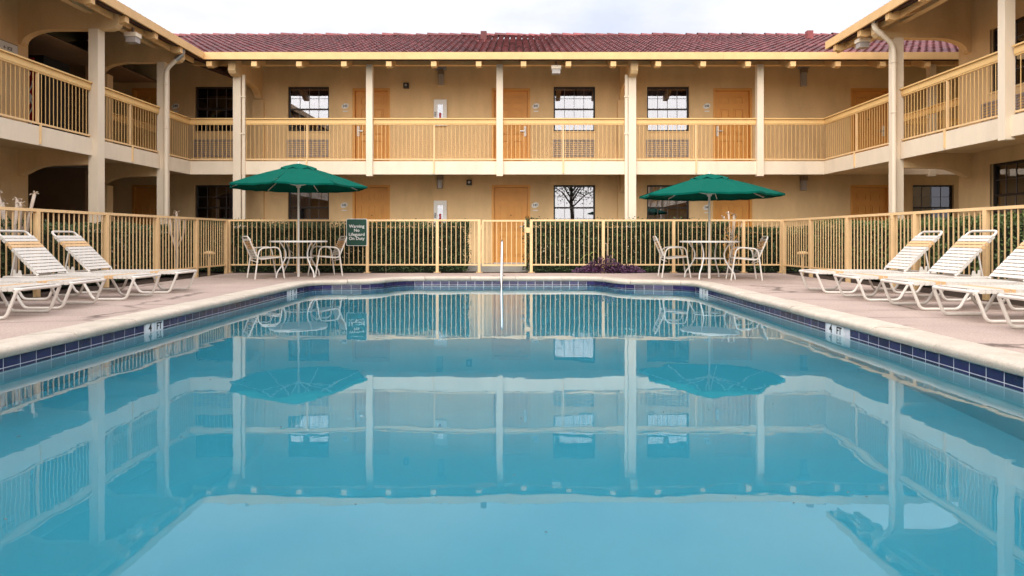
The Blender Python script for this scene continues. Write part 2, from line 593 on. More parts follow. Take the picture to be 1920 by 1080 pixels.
def walk(poly, step):
    """chords of even length round the outline: (mid x, mid y, angle)"""
    pts = [Vector(p) for p in poly] + [Vector(poly[0])]
    marks, carry = [], 0.0
    for i in range(len(pts) - 1):
        a, b = pts[i], pts[i + 1]
        l = (b - a).length
        t = carry
        while t < l:
            marks.append(a + (b - a) * (t / l))
            t += step
        carry = t - l
    return [((p.x + q.x) / 2, (p.y + q.y) / 2, math.atan2((q - p).y, (q - p).x)) for p, q in zip(marks, marks[1:])]
TS = 0.172
tile_me = MB().box(-TS / 2 + .0042, TS / 2 - .0048, -0.0007, 0.008, -0.0345, 0.0345).mesh('waterline_tile', 'tile_navy')
markers = [(-3.74, 7.06, '4 FT'), (-3.735, 11.45, '3 FT'), (3.21, 6.83, '4 FT'), (3.21, 11.55, '3 FT')]
lower = MB()
for x, y, a in walk(inner, TS):
    if any(abs(x - m[0]) < .1 and abs(y - m[1]) < 0.24 for m in markers):
        continue
    if y > 12.0 and not (y > 13.6 and -1.95 < x < 1.4):      # chords on the curves sit a little proud
        x, y = x + math.sin(a) * .009, y - math.cos(a) * .009
    inst('waterline_tile', tile_me, pool, (x, y, -0.096), (0, 0, a))
    ca, sa = math.cos(a), math.sin(a)
    q = MB().box(-TS / 2 + .0042, TS / 2 - .0048, -0.0007, 0.008, -0.190, -0.137)
    lower.add([(x + p[0] * ca - p[1] * sa, y + p[0] * sa + p[1] * ca, p[2]) for p in q.v], q.f)
tag(part('lower_tile_row', lower, 'tile_navy', pool), kind='stuff')
for mxx, my, s in markers:
    sd = 1 if mxx < 0 else -1      # facing into the pool
    for k, tx in enumerate(s.split()):
        yc = my + sd * (-1 if k == 0 else 1) * (-0.088)
        yc = my + (-0.088 if (k == 0) == (mxx < 0) else 0.088)
        mb = MB().box(mxx + sd * .002, mxx + sd * .012, yc - .083, yc + .083, -0.175, -0.058)
        pl = part('depth_marker', mb, 'marker_white', pool)
        me = text_mesh(tx, 0.115 if k == 0 else 0.10, 'black')
        o = inst('lettering', me, pl, (mxx + sd * .0135, yc, -0.108), (R(90), 0, R(90) if sd > 0 else R(-90)))

# coping stones
prof = [(-0.005, -0.056), (-0.028, -0.050), (-0.040, -0.022), (-0.036, 0.0), (-0.020, 0.017), (0.015, 0.026), (0.06, 0.028), (0.285, 0.022), (0.292, 0.012), (0.292, -0.056)]
loops = [offset_poly(POOL, d) for d, _ in prof]
# split each side into stones of about 0.9 m
cum = [0]
for i in range(n):
    cum.append(cum[-1] + (Vector(POOL[(i + 1) % n]) - Vector(POOL[i])).length)
total = cum[-1]
ns = int(round(total / 0.9))
def at_len(loop, s):
    s = s % total
    for i in range(n):
        if cum[i] <= s <= cum[i + 1] + 1e-9:
            t = (s - cum[i]) / (cum[i + 1] - cum[i])
            a, b = Vector(loop[i]), Vector(loop[(i + 1) % n])
            return a + (b - a) * t
for k in range(ns):
    s0, s1 = total * k / ns + 0.004, total * (k + 1) / ns - 0.004
    ss = sorted([s0, s1] + [c for c in cum if s0 + .01 < c < s1 - .01])
    mb = MB(); m = len(prof)
    dz = rnd.uniform(-.004, .004)
    for s in ss:
        for j in range(m):
            p = at_len(loops[j], s)
            mb.v.append((p.x, p.y, prof[j][1] + dz))
    for i in range(len(ss) - 1):
        for j in range(m):
            mb.f.append((i * m + j, i * m + (j + 1) % m, (i + 1) * m + (j + 1) % m, (i + 1) * m + j))
    mb.f.append(tuple(range(m))); mb.f.append(tuple((len(ss) - 1) * m + j for j in range(m)))
    part('coping_stone', mb, 'coping', pool, True)

# water body: closed volume, its sides sunk a little into the basin walls
wp = offset_poly(POOL, 0.03)
mb = MB().prism(wp, 'z', -1.42, WATER)
wo = structure('pool_water', mb, 'water')

# pool rail
rail = thing('pool_handrail', (-0.27, 13.9, 0), 'polished stainless steel grab rail curving into the far pool end', 'handrail')
pth = fillet([(-0.27, 14.28, 0.0), (-0.27, 14.25, 0.74), (-0.27, 13.95, 0.755), (-0.27, 13.38, -0.02), (-0.27, 13.3, -0.75)], 0.13, 7)
part('rail_tube', MB().tube(pth, 0.024, 10), 'chrome', rail, True)
part('escutcheon', MB().lathe([(0.055, 0.0), (0.05, 0.02), (0.028, 0.03)], 16, (-0.27, 14.28, 0.001)), 'chrome', rail, True)

# ------------------------------------------------------------------ buildings
rear = thing('motel_building', (0.2, YW, 0), 'two storey tan motel block with red tiled roof across the far side of the pool', 'building', 'motel blocks around the pool')
left = thing('motel_wing', (XLW, 8.0, 0), 'left motel wing with balcony and arched beams over the dark vending passage', 'building', 'motel blocks around the pool')
right = thing('motel_wing', (XRW, 8.0, 0), 'right motel wing with balcony, windows and open arched end', 'building', 'motel blocks around the pool')

def map_rear(u, d, z): return (u, YW + d, z)
def map_left(u, d, z): return (XLW - d, u, z)
def map_right(u, d, z): return (XRW + d, u, z)
def mbox(mb, mp, u0, u1, d0, d1, z0, z1):
    a, b = mp(u0, d0, z0), mp(u1, d1, z1)
    return mb.box(a[0], b[0], a[1], b[1], a[2], b[2])

def wall_mesh(mp, u0, u1, z0, z1, ops, thick=0.16):
    us = sorted({u0, u1, *[o[0] for o in ops], *[o[1] for o in ops]})
    zs = sorted({z0, z1, *[o[2] for o in ops], *[o[3] for o in ops]})
    mb = MB()
    for i in range(len(us) - 1):
        for j in range(len(zs) - 1):
            cu, cz = (us[i] + us[i + 1]) / 2, (zs[j] + zs[j + 1]) / 2
            if any(o[0] < cu < o[1] and o[2] < cz < o[3] for o in ops):
                continue
            mb.quad(mp(us[i], 0, zs[j]), mp(us[i + 1], 0, zs[j]), mp(us[i + 1], 0, zs[j + 1]), mp(us[i], 0, zs[j + 1]))
    for a, b, c, d in ops:
        t = thick
        mb.quad(mp(a, 0, c), mp(a, t, c), mp(a, t, d), mp(a, 0, d))
        mb.quad(mp(b, 0, c), mp(b, 0, d), mp(b, t, d), mp(b, t, c))
        mb.quad(mp(a, 0, d), mp(a, t, d), mp(b, t, d), mp(b, 0, d))
        mb.quad(mp(a, 0, c), mp(b, 0, c), mp(b, t, c), mp(a, t, c))
    return mb

def add_window(bld, mp, op, curtains=((0.0, 0.4),), seed=0):
    a, b, c, d = op
    f = 0.042
    mb = MB()
    D0, D1 = 0.055, 0.115
    mbox(mb, mp, a, a + f, D0, D1, c, d); mbox(mb, mp, b - f, b, D0, D1, c, d)
    mbox(mb, mp, a + f, b - f, D0, D1, d - f, d); mbox(mb, mp, a + f, b - f, D0, D1, c, c + f)
    zm = c + (d - c) * 0.5
    mbox(mb, mp, a + f, b - f, D0 + .003, D1 - .003, zm - .022, zm + .022)
    win = part('window', mb, 'window_frame', bld)
    for z0, z1, dd in ((c + f, zm - .022, 0.075), (zm + .022, d - f, 0.09)):
        part('pane', mbox(MB(), mp, a + f, b - f, dd, dd + .005, z0, z1), 'window_glass', win)
        for k in (1, 2, 3):
            u = a + f + (b - a - 2 * f) * k / 4
            part('muntin', mbox(MB(), mp, u - .005, u + .005, dd - .012, dd - .004, z0, z1), 'muntin', win)
        zc = (z0 + z1) / 2
        part('muntin', mbox(MB(), mp, a + f, b - f, dd - .011, dd - .005, zc - .0045, zc + .0045), 'muntin', win)
    # dark room behind
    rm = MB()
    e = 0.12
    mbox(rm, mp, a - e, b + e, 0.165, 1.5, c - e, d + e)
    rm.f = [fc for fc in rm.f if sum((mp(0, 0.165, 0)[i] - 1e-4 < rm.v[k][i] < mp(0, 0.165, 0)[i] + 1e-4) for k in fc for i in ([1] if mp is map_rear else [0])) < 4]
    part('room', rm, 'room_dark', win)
    for t0, t1 in curtains:
        cu = MB(); N = max(6, int((t1 - t0) * 60))
        for i in range(N + 1):
            u = a + f + (b - a - 2 * f) * (t0 + (t1 - t0) * i / N)
            dp = 0.20 + 0.022 * math.sin(i * 1.55 + seed) + 0.008 * math.sin(i * 0.6)
            cu.v += [mp(u, dp, c + .01), mp(u, dp, d - .01)]
        for i in range(N):
            cu.f.append((2 * i, 2 * i + 2, 2 * i + 3, 2 * i + 1))
        part('curtain', cu, 'curtain', win, True)
    # thin pale casing round the opening
    cs = MB(); w_ = 0.025
    mbox(cs, mp, a - w_, a, -0.008, .02, c - w_, d + w_); mbox(cs, mp, b, b + w_, -0.008, .02, c - w_, d + w_)
    mbox(cs, mp, a, b, -0.008, .02, d, d + w_)
    part('casing', cs, 'stucco', win)
    part('sill', mbox(MB(), mp, a - w_, b + w_, -0.02, .05, c - .035, c), 'stucco', win)
    return win

def add_grille(bld, mp, a, b, c, d):
    mb = MB(); f = 0.02
    mbox(mb, mp, a, a + f, -0.03, .02, c, d); mbox(mb, mp, b - f, b, -0.03, .02, c, d)
    mbox(mb, mp, a + f, b - f, -0.03, .02, c, c + f); mbox(mb, mp, a + f, b - f, -0.03, .02, d - f, d)
    g = part('air_conditioner_grille', mb, 'grille', bld)
    part('louver_shade_plate', mbox(MB(), mp, a + f, b - f, 0.005, .018, c + f, d - f), 'grille_shade', g)  # flat near-black plate painted as the shade between the louvers
    nl = 8
    for k in range(nl):
        z = c + f + (d - c - 2 * f) * (k + 0.5) / nl
        part('louver', mbox(MB(), mp, a + f, b - f, -0.024, .004, z - .0095, z + .0095), 'grille', g)
    for k in range(1, 5):
        u = a + f + (b - a - 2 * f) * k / 5
        part('mullion', mbox(MB(), mp, u - .007, u + .007, -0.027, .004, c + f, d - f), 'grille', g)

def add_door(bld, mp, a, b, c, d, handle='l'):
    fw = 0.06
    fr = MB()
    mbox(fr, mp, a, a + fw, -0.02, .16, c, d); mbox(fr, mp, b - fw, b, -0.02, .16, c, d)
    mbox(fr, mp, a + fw, b - fw, -0.02, .16, d - fw, d)
    lf = MB()
    la, lb, lc, ld = a + fw + .004, b - fw - .004, c + .012, d - fw - .004
    mbox(lf, mp, la, lb, 0.085, .125, lc, ld)
    door = part('door', lf, 'door_orange', bld)
    part('door_frame', fr, 'door_orange', door)
    W_, H_ = lb - la, ld - lc
    for (z0, z1) in ((0.83, 0.93), (0.43, 0.77), (0.09, 0.36)):
        for (u0, u1) in ((0.15, 0.44), (0.56, 0.85)):
            ua, ub, za, zb = la + u0 * W_, la + u1 * W_, lc + z0 * H_, lc + z1 * H_
            pm = MB(); e = .028
            for (x0, x1, y0, y1) in ((ua, ub, za, za + e), (ua, ub, zb - e, zb), (ua, ua + e, za + e, zb - e), (ub - e, ub, za + e, zb - e)):
                mbox(pm, mp, x0, x1, 0.062, .084, y0, y1)
            mbox(pm, mp, ua + .045, ub - .045, 0.066, .084, za + .045, zb - .045)
            part('panel', pm, 'door_orange', door)
    zc = lc + H_ * 0.63
    uc = (la + lb) / 2
    part('peephole', mbox(MB(), mp, uc - .012, uc + .012, 0.075, .086, zc - .012, zc + .012), 'black', door)
    hu = la + 0.075 if handle == 'l' else lb - 0.075
    hz = lc + 0.98
    hb = MB()
    mbox(hb, mp, hu - .033, hu + .033, 0.055, .086, hz - .14, hz + .14)
    hs = 1 if handle == 'l' else -1
    hb2 = MB()
    mbox(hb2, mp, hu - .01, hu + hs * .14, 0.015, 0.033, hz - .012, hz + .012)
    mbox(hb2, mp, hu - .012, hu + .012, 0.033, 0.055, hz - .012, hz + .012)
    h = part('lock_plate', hb, 'white_paint', door)
    part('handle', hb2, 'steel', door)
    part('threshold', mbox(MB(), mp, a + fw, b - fw, -0.05, .04, c - .005, c + .010), 'white_paint', door)

# ---- rear block: wall, windows, doors
UW = [(-8.66, -7.55), (-6.147, -5.036), (1.039, 2.164), (3.564, 4.704)]
ZU, ZG = (3.68, 4.89), (1.00, 2.225)
ops_w = [(a, b, *ZU) for a, b in UW] + [(a, b, *ZG) for a, b in UW] + [(10.75, 11.86, *ZG)]
DRS = [(-10.36, -9.35, 'r'), (-4.40, -3.39, 'l'), (-0.635, 0.404, 'r'), (5.354, 6.407, 'l'), (9.076, 10.13, 'r')]
ops_d = []
for a, b, h in DRS:
    ops_d += [(a, b, 2.702, 4.84, h), (a, b, 0.115, 2.225, h)]
part('wall', wall_mesh(map_rear, -13.2, 13.6, 0.1, 5.74, ops_w + [o[:4] for o in ops_d]), 'stucco', rear)
curt = {0: ((0.72, 1.0),), 1: ((0.0, 0.42),), 2: ((0.58, 1.0),), 3: ((0.0, 0.55),), 4: ((0.78, 1.0),), 5: ((0.0, 0.5),), 6: ((0.84, 1.0),), 7: ((0.0, 0.2),), 8: ((0.52, 0.95),)}
for i, o in enumerate(ops_w):
    add_window(rear, map_rear, o, curt[i], i)
for a, b in UW:
    add_grille(rear, map_rear, a - .02, b - .02, 2.99, 3.45)
    add_grille(rear, map_rear, a - .02, b - .02, 0.35, 0.81)
for a, b, c, d, h in ops_d:
    add_door(rear, map_rear, a, b, c, d, h)
# body behind the wall
mb = MB()
mb.quad((-13.2, YW + .17, 0), (-13.2, 27, 0), (-13.2, 27, 5.3), (-13.2, YW + .17, 5.6))
mb.quad((13.6, YW, 0), (13.6, 27, 0), (13.6, 27, 5.3), (13.6, YW, 5.6))
mb.quad((-13.2, 27, 0), (13.6, 27, 0), (13.6, 27, 5.3), (-13.2, 27, 5.3))
part('rear_wall', mb, 'stucco', rear)

# ---- roofs
YR = 22.5
def roof_poly(e, r, s, th=0.12):
    """cross-section: eave e, ridge r, far eave by symmetry; s = direction away from the pool"""
    zr = ZE + PITCH * abs(r - e)
    far = r + (r - e)
    return [(e, ZE + th * .4), (r, zr + th * .4), (far, ZE + th * .4), (far, ZE - .05), (r, zr - .05), (e, ZE - .02)]
roof = part('roof', MB().prism(roof_poly(YE, YR, 1), 'x', -14.0, 13.9), 'roof_deck', rear)
# tile: a half barrel, axis along +Y (up the slope), front lip has thickness
TW, TL, EXPO = 0.170, 0.40, 0.33
def tile_mb(w0=TW, w1=TW * .9):
    mb = MB(); N = 6
    for (y, wd, lift) in ((0, w0, 0.022), (TL, w1, 0.0)):
        for k in range(N + 1):
            a = math.pi * k / N
            mb.v.append((-math.cos(a) * wd / 2, y, math.sin(a) * wd * .46 + lift))
    for k in range(N + 1):
        a = math.pi * k / N
        mb.v.append((-math.cos(a) * (w0 / 2 - .02), 0, math.sin(a) * (w0 * .46 - .02) + .012))
    for k in range(N):
        mb.f.append((k, k + 1, N + 2 + k, N + 1 + k))
        mb.f.append((k + 1, k, 2 * N + 2 + k, 2 * N + 3 + k))
    return mb
tile_m = tile_mb().mesh('roof_tile', 'roof_tile', False, False)
tile_m.polygons.foreach_set('use_smooth', [True] * len(tile_m.polygons)); tile_m.set_sharp_from_angle(angle=R(50))
slope = math.atan(PITCH)
ROOFZ = ZE + 0.075
def tile_pos(e, k):
    return e - 0.045 + k * EXPO * math.cos(slope), ROOFZ + PITCH * (k * EXPO * math.cos(slope) - .05) + 0.03
nrow = int((YR - YE) / (EXPO * math.cos(slope))) + 1
xs = []
x = -10.6
while x < 12.6:
    xs.append(x); x += TW + .018
rest = MB()
base = tile_mb()
cs_, sn_ = math.cos(slope), math.sin(slope)
for k in range(nrow):
    y, z = tile_pos(YE, k)
    for x in xs:
        jx, jz, tw = rnd.uniform(-.004, .004), rnd.uniform(-.004, .007), rnd.uniform(-.02, .02)
        if k == 0 and x > -8.0:
            inst('roof_tile', tile_m, roof, (x + jx, y + rnd.uniform(-.012, .012), z + jz), (slope, 0, tw))
        else:
            rest.add([(x + jx + p[0] - tw * p[1], y + p[1] * cs_ - p[2] * sn_, z + jz + p[1] * sn_ + p[2] * cs_) for p in base.v], base.f)
o = part('roof_tiles_upper', rest, 'roof_tile', roof, False, None, False)
o.data.polygons.foreach_set('use_smooth', [True] * len(o.data.polygons)); o.data.set_sharp_from_angle(angle=R(50))
tag(o, kind='stuff')
# ridge caps, laid along X
cap = MB(); N = 6
for (xx, wd, lift) in ((0, 0.26, 0.02), (0.42, 0.22, 0.0)):
    for k in range(N + 1):
        a = math.pi * k / N
        cap.v.append((xx, -math.cos(a) * wd / 2, math.sin(a) * wd * .42 + lift))
for k in range(N):
    cap.f.append((k, N + 1 + k, N + 2 + k, k + 1))
cap_m = cap.mesh('ridge_tile', 'roof_tile', True, False)
zr = ROOFZ + PITCH * (YR - YE) + 0.045
x = -11.4
while x < 13.0:
    inst('ridge_tile', cap_m, roof, (x, YR, zr + rnd.uniform(-.012, .018)), (0, rnd.uniform(-.02, .02), 0))
    x += 0.37
for vx, vy in ((-0.95, 20.6), (9.0, 20.9)):
    vz = ROOFZ + PITCH * (vy - YE)
    v = MB().box(vx - .09, vx + .09, vy - .09, vy + .09, vz, vz + .34)
    vp = part('roof_vent', v, 'roof_tile', roof)
    part('flashing', MB().prism([(vy - .30, vz - .06), (vy + .22, vz + .13), (vy + .22, vz + .15), (vy - .30, vz - .02)], 'x', vx - .20, vx + .20), 'roof_tile', roof)

# eave board, rafter tails, long beam
seams = [-7.475, -3.2, 1.7, 5.0, 9.2, 12.6]
for i in range(len(seams) - 1):
    part('eave_board', MB().box(seams[i] + .002, seams[i + 1] - .002, YE - .095, YE - .055, ZE - .005, ZE + .165), 'trim_yellow', rear)
for k in range(19):
    x = -7.38 + 1.083 * k
    y0, y1 = YE - .05, YB + .4
    z = lambda y: ZE - .025 + PITCH * (y - YE)
    part('rafter_tail', MB().prism([(y0, z(y0) - .12), (y0, z(y0) - .005), (y1, z(y1) - .005), (y1, z(y1) - .15), (y0 + .1, z(y0) - .145)], 'x', x - .065, x + .065), 'trim_yellow', rear)
part('long_beam', MB().box(XLB + .1, 13.2, YB - .04, YB + .10, 5.12, 5.34), 'trim_yellow', rear)

# transverse arched beams: cross-section in (distance from wall towards the pool, z)
def arch_poly(depth, over, zb, ztop_wall, ztop_end, drop=0.26, run=0.62):
    p = [(0, ztop_wall), (0, zb - drop - .03), (0.06, zb - drop - .03), (0.06, zb - drop)]
    for k in range(9):
        a = R(90) * k / 8
        p.append((0.08 + run * math.sin(a) * 0.98 if False else 0.08 + run * (1 - math.cos(a)), zb - drop + drop * math.sin(a)))
    p += [(depth + over - .16, zb), (depth + over - .06, zb + .03), (depth + over, zb + .10), (depth + over, min(ztop_end, zb + .34))]
    p += [(depth, ztop_end + PITCH * over)]
    return p
def ztop(dist_from_eave): return ZE - .03 + PITCH * dist_from_eave
for x in (-6.927, 2.913):
    poly = [(YW - a, b) for a, b in arch_poly(YW - YB, 0.42, 4.80, ztop(YW - YE), ztop(.18))]
    part('arched_beam', MB().prism(poly, 'x', x - .09, x + .09), 'stucco', rear)
    poly = [(YW - a, b) for a, b in arch_poly(YW - YB - .12, 0.0, 2.20, 2.5, 2.499, 0.2)]
    poly = [p for p in poly if True]
    part('arched_beam', MB().prism([(YW, 2.498), (YW, 2.0), (YW - .1, 2.0), (YW - .3, 2.12), (YW - .55, 2.2), (YB + .1, 2.2), (YB + .1, 2.498)], 'x', x - .09, x + .09), 'stucco', rear)
    part('pilaster', MB().box(x - .15, x + .15, YW - .10, YW - .002, 0.1, 4.51), 'stucco', rear)
    part('post', MB().box(x - .095, x + .095, YB - .12, YB + .06, 0.02, 4.80), 'trim_cream', rear)
    sx = x + 0.16 if x < 0 else x - 0.145
    part('downspout', MB().box(sx - .035, sx + .035, YB - .10, YB - .045, 0.05, 4.86), 'trim_cream', rear)
    for zz in (1.2, 3.38, 4.3):
        part('pipe_strap', MB().box(min(sx, x) - .06, max(sx, x) + .06, YB - .123, YB - .104 if False else YB - .121, zz, zz + .03), 'trim_cream', rear)
for x in (-3.634, -0.387, 6.106, 10.4):
    part('post', MB().box(x - .08, x + .08, YB - .11, YB + .05, 2.34, 5.12), 'trim_cream', rear)

# upper walkway slabs
part('walkway_slab', MB().box(XLB, XRB, YB + .002, YW - .002, 2.50, ZS), 'stucco', rear)
part('walkway_slab', MB().box(XRW + .35, 13.6, YB + .002, YW - .002, 2.50, ZS), 'stucco', rear)
bx_ = [XLB, -6.927, -5.21, -3.634, -2.03, -0.387, 1.20, 2.913, 4.52, 6.106, XRB]
for i in range(len(bx_) - 1):
    part('fascia_board', MB().box(bx_[i] + .003, bx_[i + 1] - .003, YB - .045, YB - .002, 2.385, 2.712), 'trim_cream', rear)
part('fascia_board', MB().box(XRW + .35, 13.6, YB - .045, YB - .002, 2.385, 2.712), 'trim_cream', rear)

def railing(bld, p0, p1, mid=None, z0=ZS, top=3.79, name='railing'):
    """balcony railing from p0 to p1 (x, y), posts given separately"""
    a, b = Vector(p0), Vector(p1)
    d = b - a; l = d.length; t = d / l
    ang = math.atan2(t.y, t.x)
    def ob(mb, s0, s1, wd, za, zb):
        q = MB().box(s0, s1, -wd, wd, za, zb)
        return mb.add([(a.x + v[0] * t.x - v[1] * t.y, a.y + v[0] * t.y + v[1] * t.x, v[2]) for v in q.v], q.f)
    mb = MB()
    ob(mb, 0, l, .028, top - .135, top - .030)
    ob(mb, 0, l, .060, top - .026, top)
    ob(mb, 0, l, .020, top - .031, top - .025)
    ob(mb, 0, l, .018, top - .160, top - .134)
    r_ = part(name, mb, 'rail_yellow', bld)
    part('bottom_rail', ob(MB(), 0, l, .018, z0 + .050, z0 + .080), 'fence_yellow', r_)
    hb = top - .160 - (z0 + .080)
    bal = BAL.setdefault(round(hb, 3), MB().box(-.0046, .0046, -.0046, .0046, 0, hb).mesh('baluster', 'rail_yellow'))
    nb = max(2, int(round(l / 0.103)))
    for i in range(1, nb):
        p = a + t * (l * i / nb)
        inst('baluster', bal, r_, (p.x, p.y, z0 + .080), (0, 0, ang))
    for s in (mid or []):
        m = MB()
        ob(m, s - .016, s + .016, .022, z0 + .08, top - .165)
        ob(m, s - .016, s + .016, .012, z0 - .29, z0 + .05)
        # shift the lower leg proud of the fascia
        m.v = [v if v[2] > z0 + .06 else (v[0] + FR[0], v[1] + FR[1], v[2]) for v in m.v]
        part('rail_stanchion', m, 'fence_yellow', r_)
    return r_
BAL = {}
FR = (0, -0.058)
RY = YB + 0.0
railing(rear, (XLB, RY), (-7.025, RY))
railing(rear, (-6.83, RY), (-3.72, RY), [1.62])
railing(rear, (-3.55, RY), (-0.47, RY), [1.52])
railing(rear, (-0.30, RY), (2.815, RY), [1.50])
railing(rear, (3.01, RY), (6.02, RY), [1.51])
railing(rear, (6.19, RY), (XRB, RY))
railing(rear, (XRW + .36, RY), (10.31, RY))
railing(rear, (10.49, RY), (13.5, RY))

# ---- wings
def wing(bld, s, xb, xw, xe, mp, yend, posts, singles, y_bal_end):
    # s: -1 left, +1 right (direction away from the pool)
    Y0 = -11.0
    part('walkway_slab', MB().box(xb + s * .002, xw - s * .002, Y0, y_bal_end, 2.50, ZS - .001), 'stucco', bld)
    allp = sorted(posts + singles)
    ends = [Y0] + allp + [YB]
    cuts = [Y0]
    for i in range(len(ends) - 1):
        if i > 0: cuts.append(ends[i])
        if ends[i + 1] - ends[i] > 2.0:
            cuts.append((ends[i] + ends[i + 1]) / 2)
    cuts.append(YB - .046)
    for i in range(len(cuts) - 1):
        part('fascia_board', MB().box(xb - s * .045, xb - s * .002, cuts[i] + .003, cuts[i + 1] - .003, 2.385, 2.712), 'trim_cream', bld)
    global FR
    FR = (-s * .058, 0)
    e = [Y0] + allp + [YB + .0]
    for i in range(len(e) - 1):
        y0 = e[i] + (.12 if i > 0 else 0); y1 = e[i + 1] - (.12 if i < len(e) - 2 else 0.0)
        railing(bld, (xb, y0), (xb, y1), [(y1 - y0) / 2] if y1 - y0 > 1.8 else None)
    for y in posts:
        part('post', MB().box(xb - s * .15, xb + s * .03, y - .11, y + .11, 0.02, 4.82), 'trim_cream', bld)
        zt = lambda dd: ZE - .03 + PITCH * dd
        dep = abs(xw - xb)
        poly = arch_poly(dep, 0.52, 4.82, zt(abs(xw - xe)), zt(abs(xb - xe) - .02))
        part('arched_beam', MB().prism([(xw - s * a, b) for a, b in poly], 'y', y - .085, y + .085), 'stucco', bld)
        part('arched_beam', MB().prism([(xw - s * a, b) for a, b in [(0, 2.498), (0, 2.0), (.07, 2.0), (.07, 2.03), (.12, 2.05), (.25, 2.12), (.42, 2.18), (.62, 2.205), (dep - .04, 2.215), (dep - .04, 2.498)]], 'y', y - .085, y + .085), 'stucco', bld)
    for y in singles:
        part('post', MB().box(xb - s * .14, xb + s * .02, y - .08, y + .08, 2.34, 5.10), 'trim_cream', bld)
    # eave board, inner beam, rafters
    part('eave_board', MB().box(xe - s * .095, xe - s * .055, -12.0, yend, ZE - .005, ZE + .165), 'trim_yellow', bld)
    part('long_beam', MB().box(xb - s * .04, xb + s * .10, -12.0, min(yend, YB - .05), 5.12, 5.34), 'stucco', bld)
    part('soffit_trim', MB().box(xe + s * .16, xe + s * .20, -12.0, yend - .02, 5.0, 5.115), 'trim_yellow', bld)
    z = lambda x: ZE - .025 + PITCH * abs(x - xe)
    y = 15.38 if s < 0 else 15.2
    while y > 0:
        x0, x1 = xe - s * .05, xb + s * .4
        part('rafter_tail', MB().prism([(x0, z(x0) - .12), (x0, z(x0) - .005), (x1, z(x1) - .005), (x1, z(x1) - .15), (x0 + s * .1, z(x0) - .145)], 'y', y - .065, y + .065), 'trim_yellow', bld)
        y -= 1.075
    xr = xe + s * 6.0
    rf = part('roof', MB().prism(roof_poly(xe, xr, s), 'y', -12.2, yend if s > 0 else 22.0), 'roof_deck', bld)
    tm = MB()
    for k in range(19):
        yy, zz = tile_pos(0, k)
        y = -12.1
        while y < (yend if s > 0 else 16.6):
            for p in base.v:
                pass
            tm.add([(xe + s * (yy + p[1] * cs_ - p[2] * sn_), y + p[0], zz + p[1] * sn_ + p[2] * cs_) for p in base.v], base.f if s < 0 else [f[::-1] for f in base.f])
            y += TW + .018
    o = part('roof_tiles', tm, 'roof_tile', rf, False, None, False)
    o.data.polygons.foreach_set('use_smooth', [True] * len(o.data.polygons)); o.data.set_sharp_from_angle(angle=R(50))
    tag(o, kind='stuff')
wing(left, -1, XLB, XLW, XLE, map_left, YE - .05, [15.71, 13.21, 7.0, 0.8], [10.1, 3.9, -2.3], YW)
wing(right, 1, XRB, XRW, XRE, map_right, 15.56, [13.80, 7.6, 1.4], [10.70, 4.5, -1.7], YB - .05)

# left wing wall, passage behind its end
lw_ops = [(11.5, 12.6, *ZU), (11.5, 12.6, *ZG), (6.0, 7.1, *ZU), (6.0, 7.1, *ZG)]
part('wall', wall_mesh(map_left, -11.0, 13.40, 0.1, 5.74, lw_ops), 'stucco', left)
for i, o in enumerate(lw_ops):
    add_window(left, map_left, o, ((0.0, 0.45),), i + 20)
add_grille(left, map_left, 11.55, 12.67, 2.99, 3.45)
add_grille(left, map_left, 6.0, 7.1, 2.99, 3.45)
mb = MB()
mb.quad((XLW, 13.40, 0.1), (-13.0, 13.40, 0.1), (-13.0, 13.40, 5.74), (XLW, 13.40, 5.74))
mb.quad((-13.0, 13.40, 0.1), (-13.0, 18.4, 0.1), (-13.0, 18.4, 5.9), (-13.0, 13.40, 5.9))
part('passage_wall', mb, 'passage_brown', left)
part('passage_floor', MB().box(-13.0, XLW - .004, 13.41, YW - .01, 2.50, ZS), 'concrete', left)
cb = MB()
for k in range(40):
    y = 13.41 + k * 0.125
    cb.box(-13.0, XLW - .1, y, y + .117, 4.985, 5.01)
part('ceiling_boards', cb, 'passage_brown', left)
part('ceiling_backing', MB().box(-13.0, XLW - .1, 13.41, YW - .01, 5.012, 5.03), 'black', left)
part('passage_screen', MB().box(-13.0, -10.45, 16.6, 16.7, 0.1, 4.98), 'passage_brown', left)
for z0, z1 in ((0.11, 2.0), (ZS, 4.55)):
    part('pier', MB().box(XLW - .02, XLW + .24, 15.60, 15.82, z0, z1), 'stucco', left)
FR = (0, 0)
railing(left, (XLW - .1, 15.85), (XLW - .1, YW - .05))

# right wing wall
rw_ops = [(12.02, 13.16, 3.60, 4.82), (12.02, 13.16, *ZG), (8.0, 9.1, 3.60, 4.82), (8.0, 9.1, *ZG), (4.0, 5.1, 3.60, 4.82), (4.0, 5.1, *ZG)]
part('wall', wall_mesh(map_right, -11.0, 14.10, 0.1, 5.74, rw_ops), 'stucco', right)
for i, o in enumerate(rw_ops):
    add_window(right, map_right, o, ((0.5, 0.9),) if i != 1 else ((0.62, 0.95), (0.0, 0.2)), i + 40)
add_grille(right, map_right, 12.2, 13.38, 2.96, 3.42)
add_grille(right, map_right, 8.0, 9.1, 2.96, 3.42)
mb = MB()
mb.quad((XRW, 14.10, 0.1), (14.0, 14.10, 0.1), (14.0, 14.10, 7.3), (XRW, 14.10, 5.74))
mb.quad((14.0, 14.10, 0.1), (14.0, -11.0, 0.1), (14.0, -11.0, 6.0), (14.0, 14.10, 6.0))
part('end_wall', mb, 'stucco', right)
part('walkway_slab', MB().box(XRW, XRW + .345, 14.105, YB - .05, 2.50, ZS - .001), 'stucco', right)
part('walkway_slab', MB().box(XRB, XRW + .345, YB - .045, YW - .005, 2.50, ZS - .002), 'stucco', right)
FR = (0, 0)
railing(right, (XRW + .32, 14.12), (XRW + .32, YB - .02))

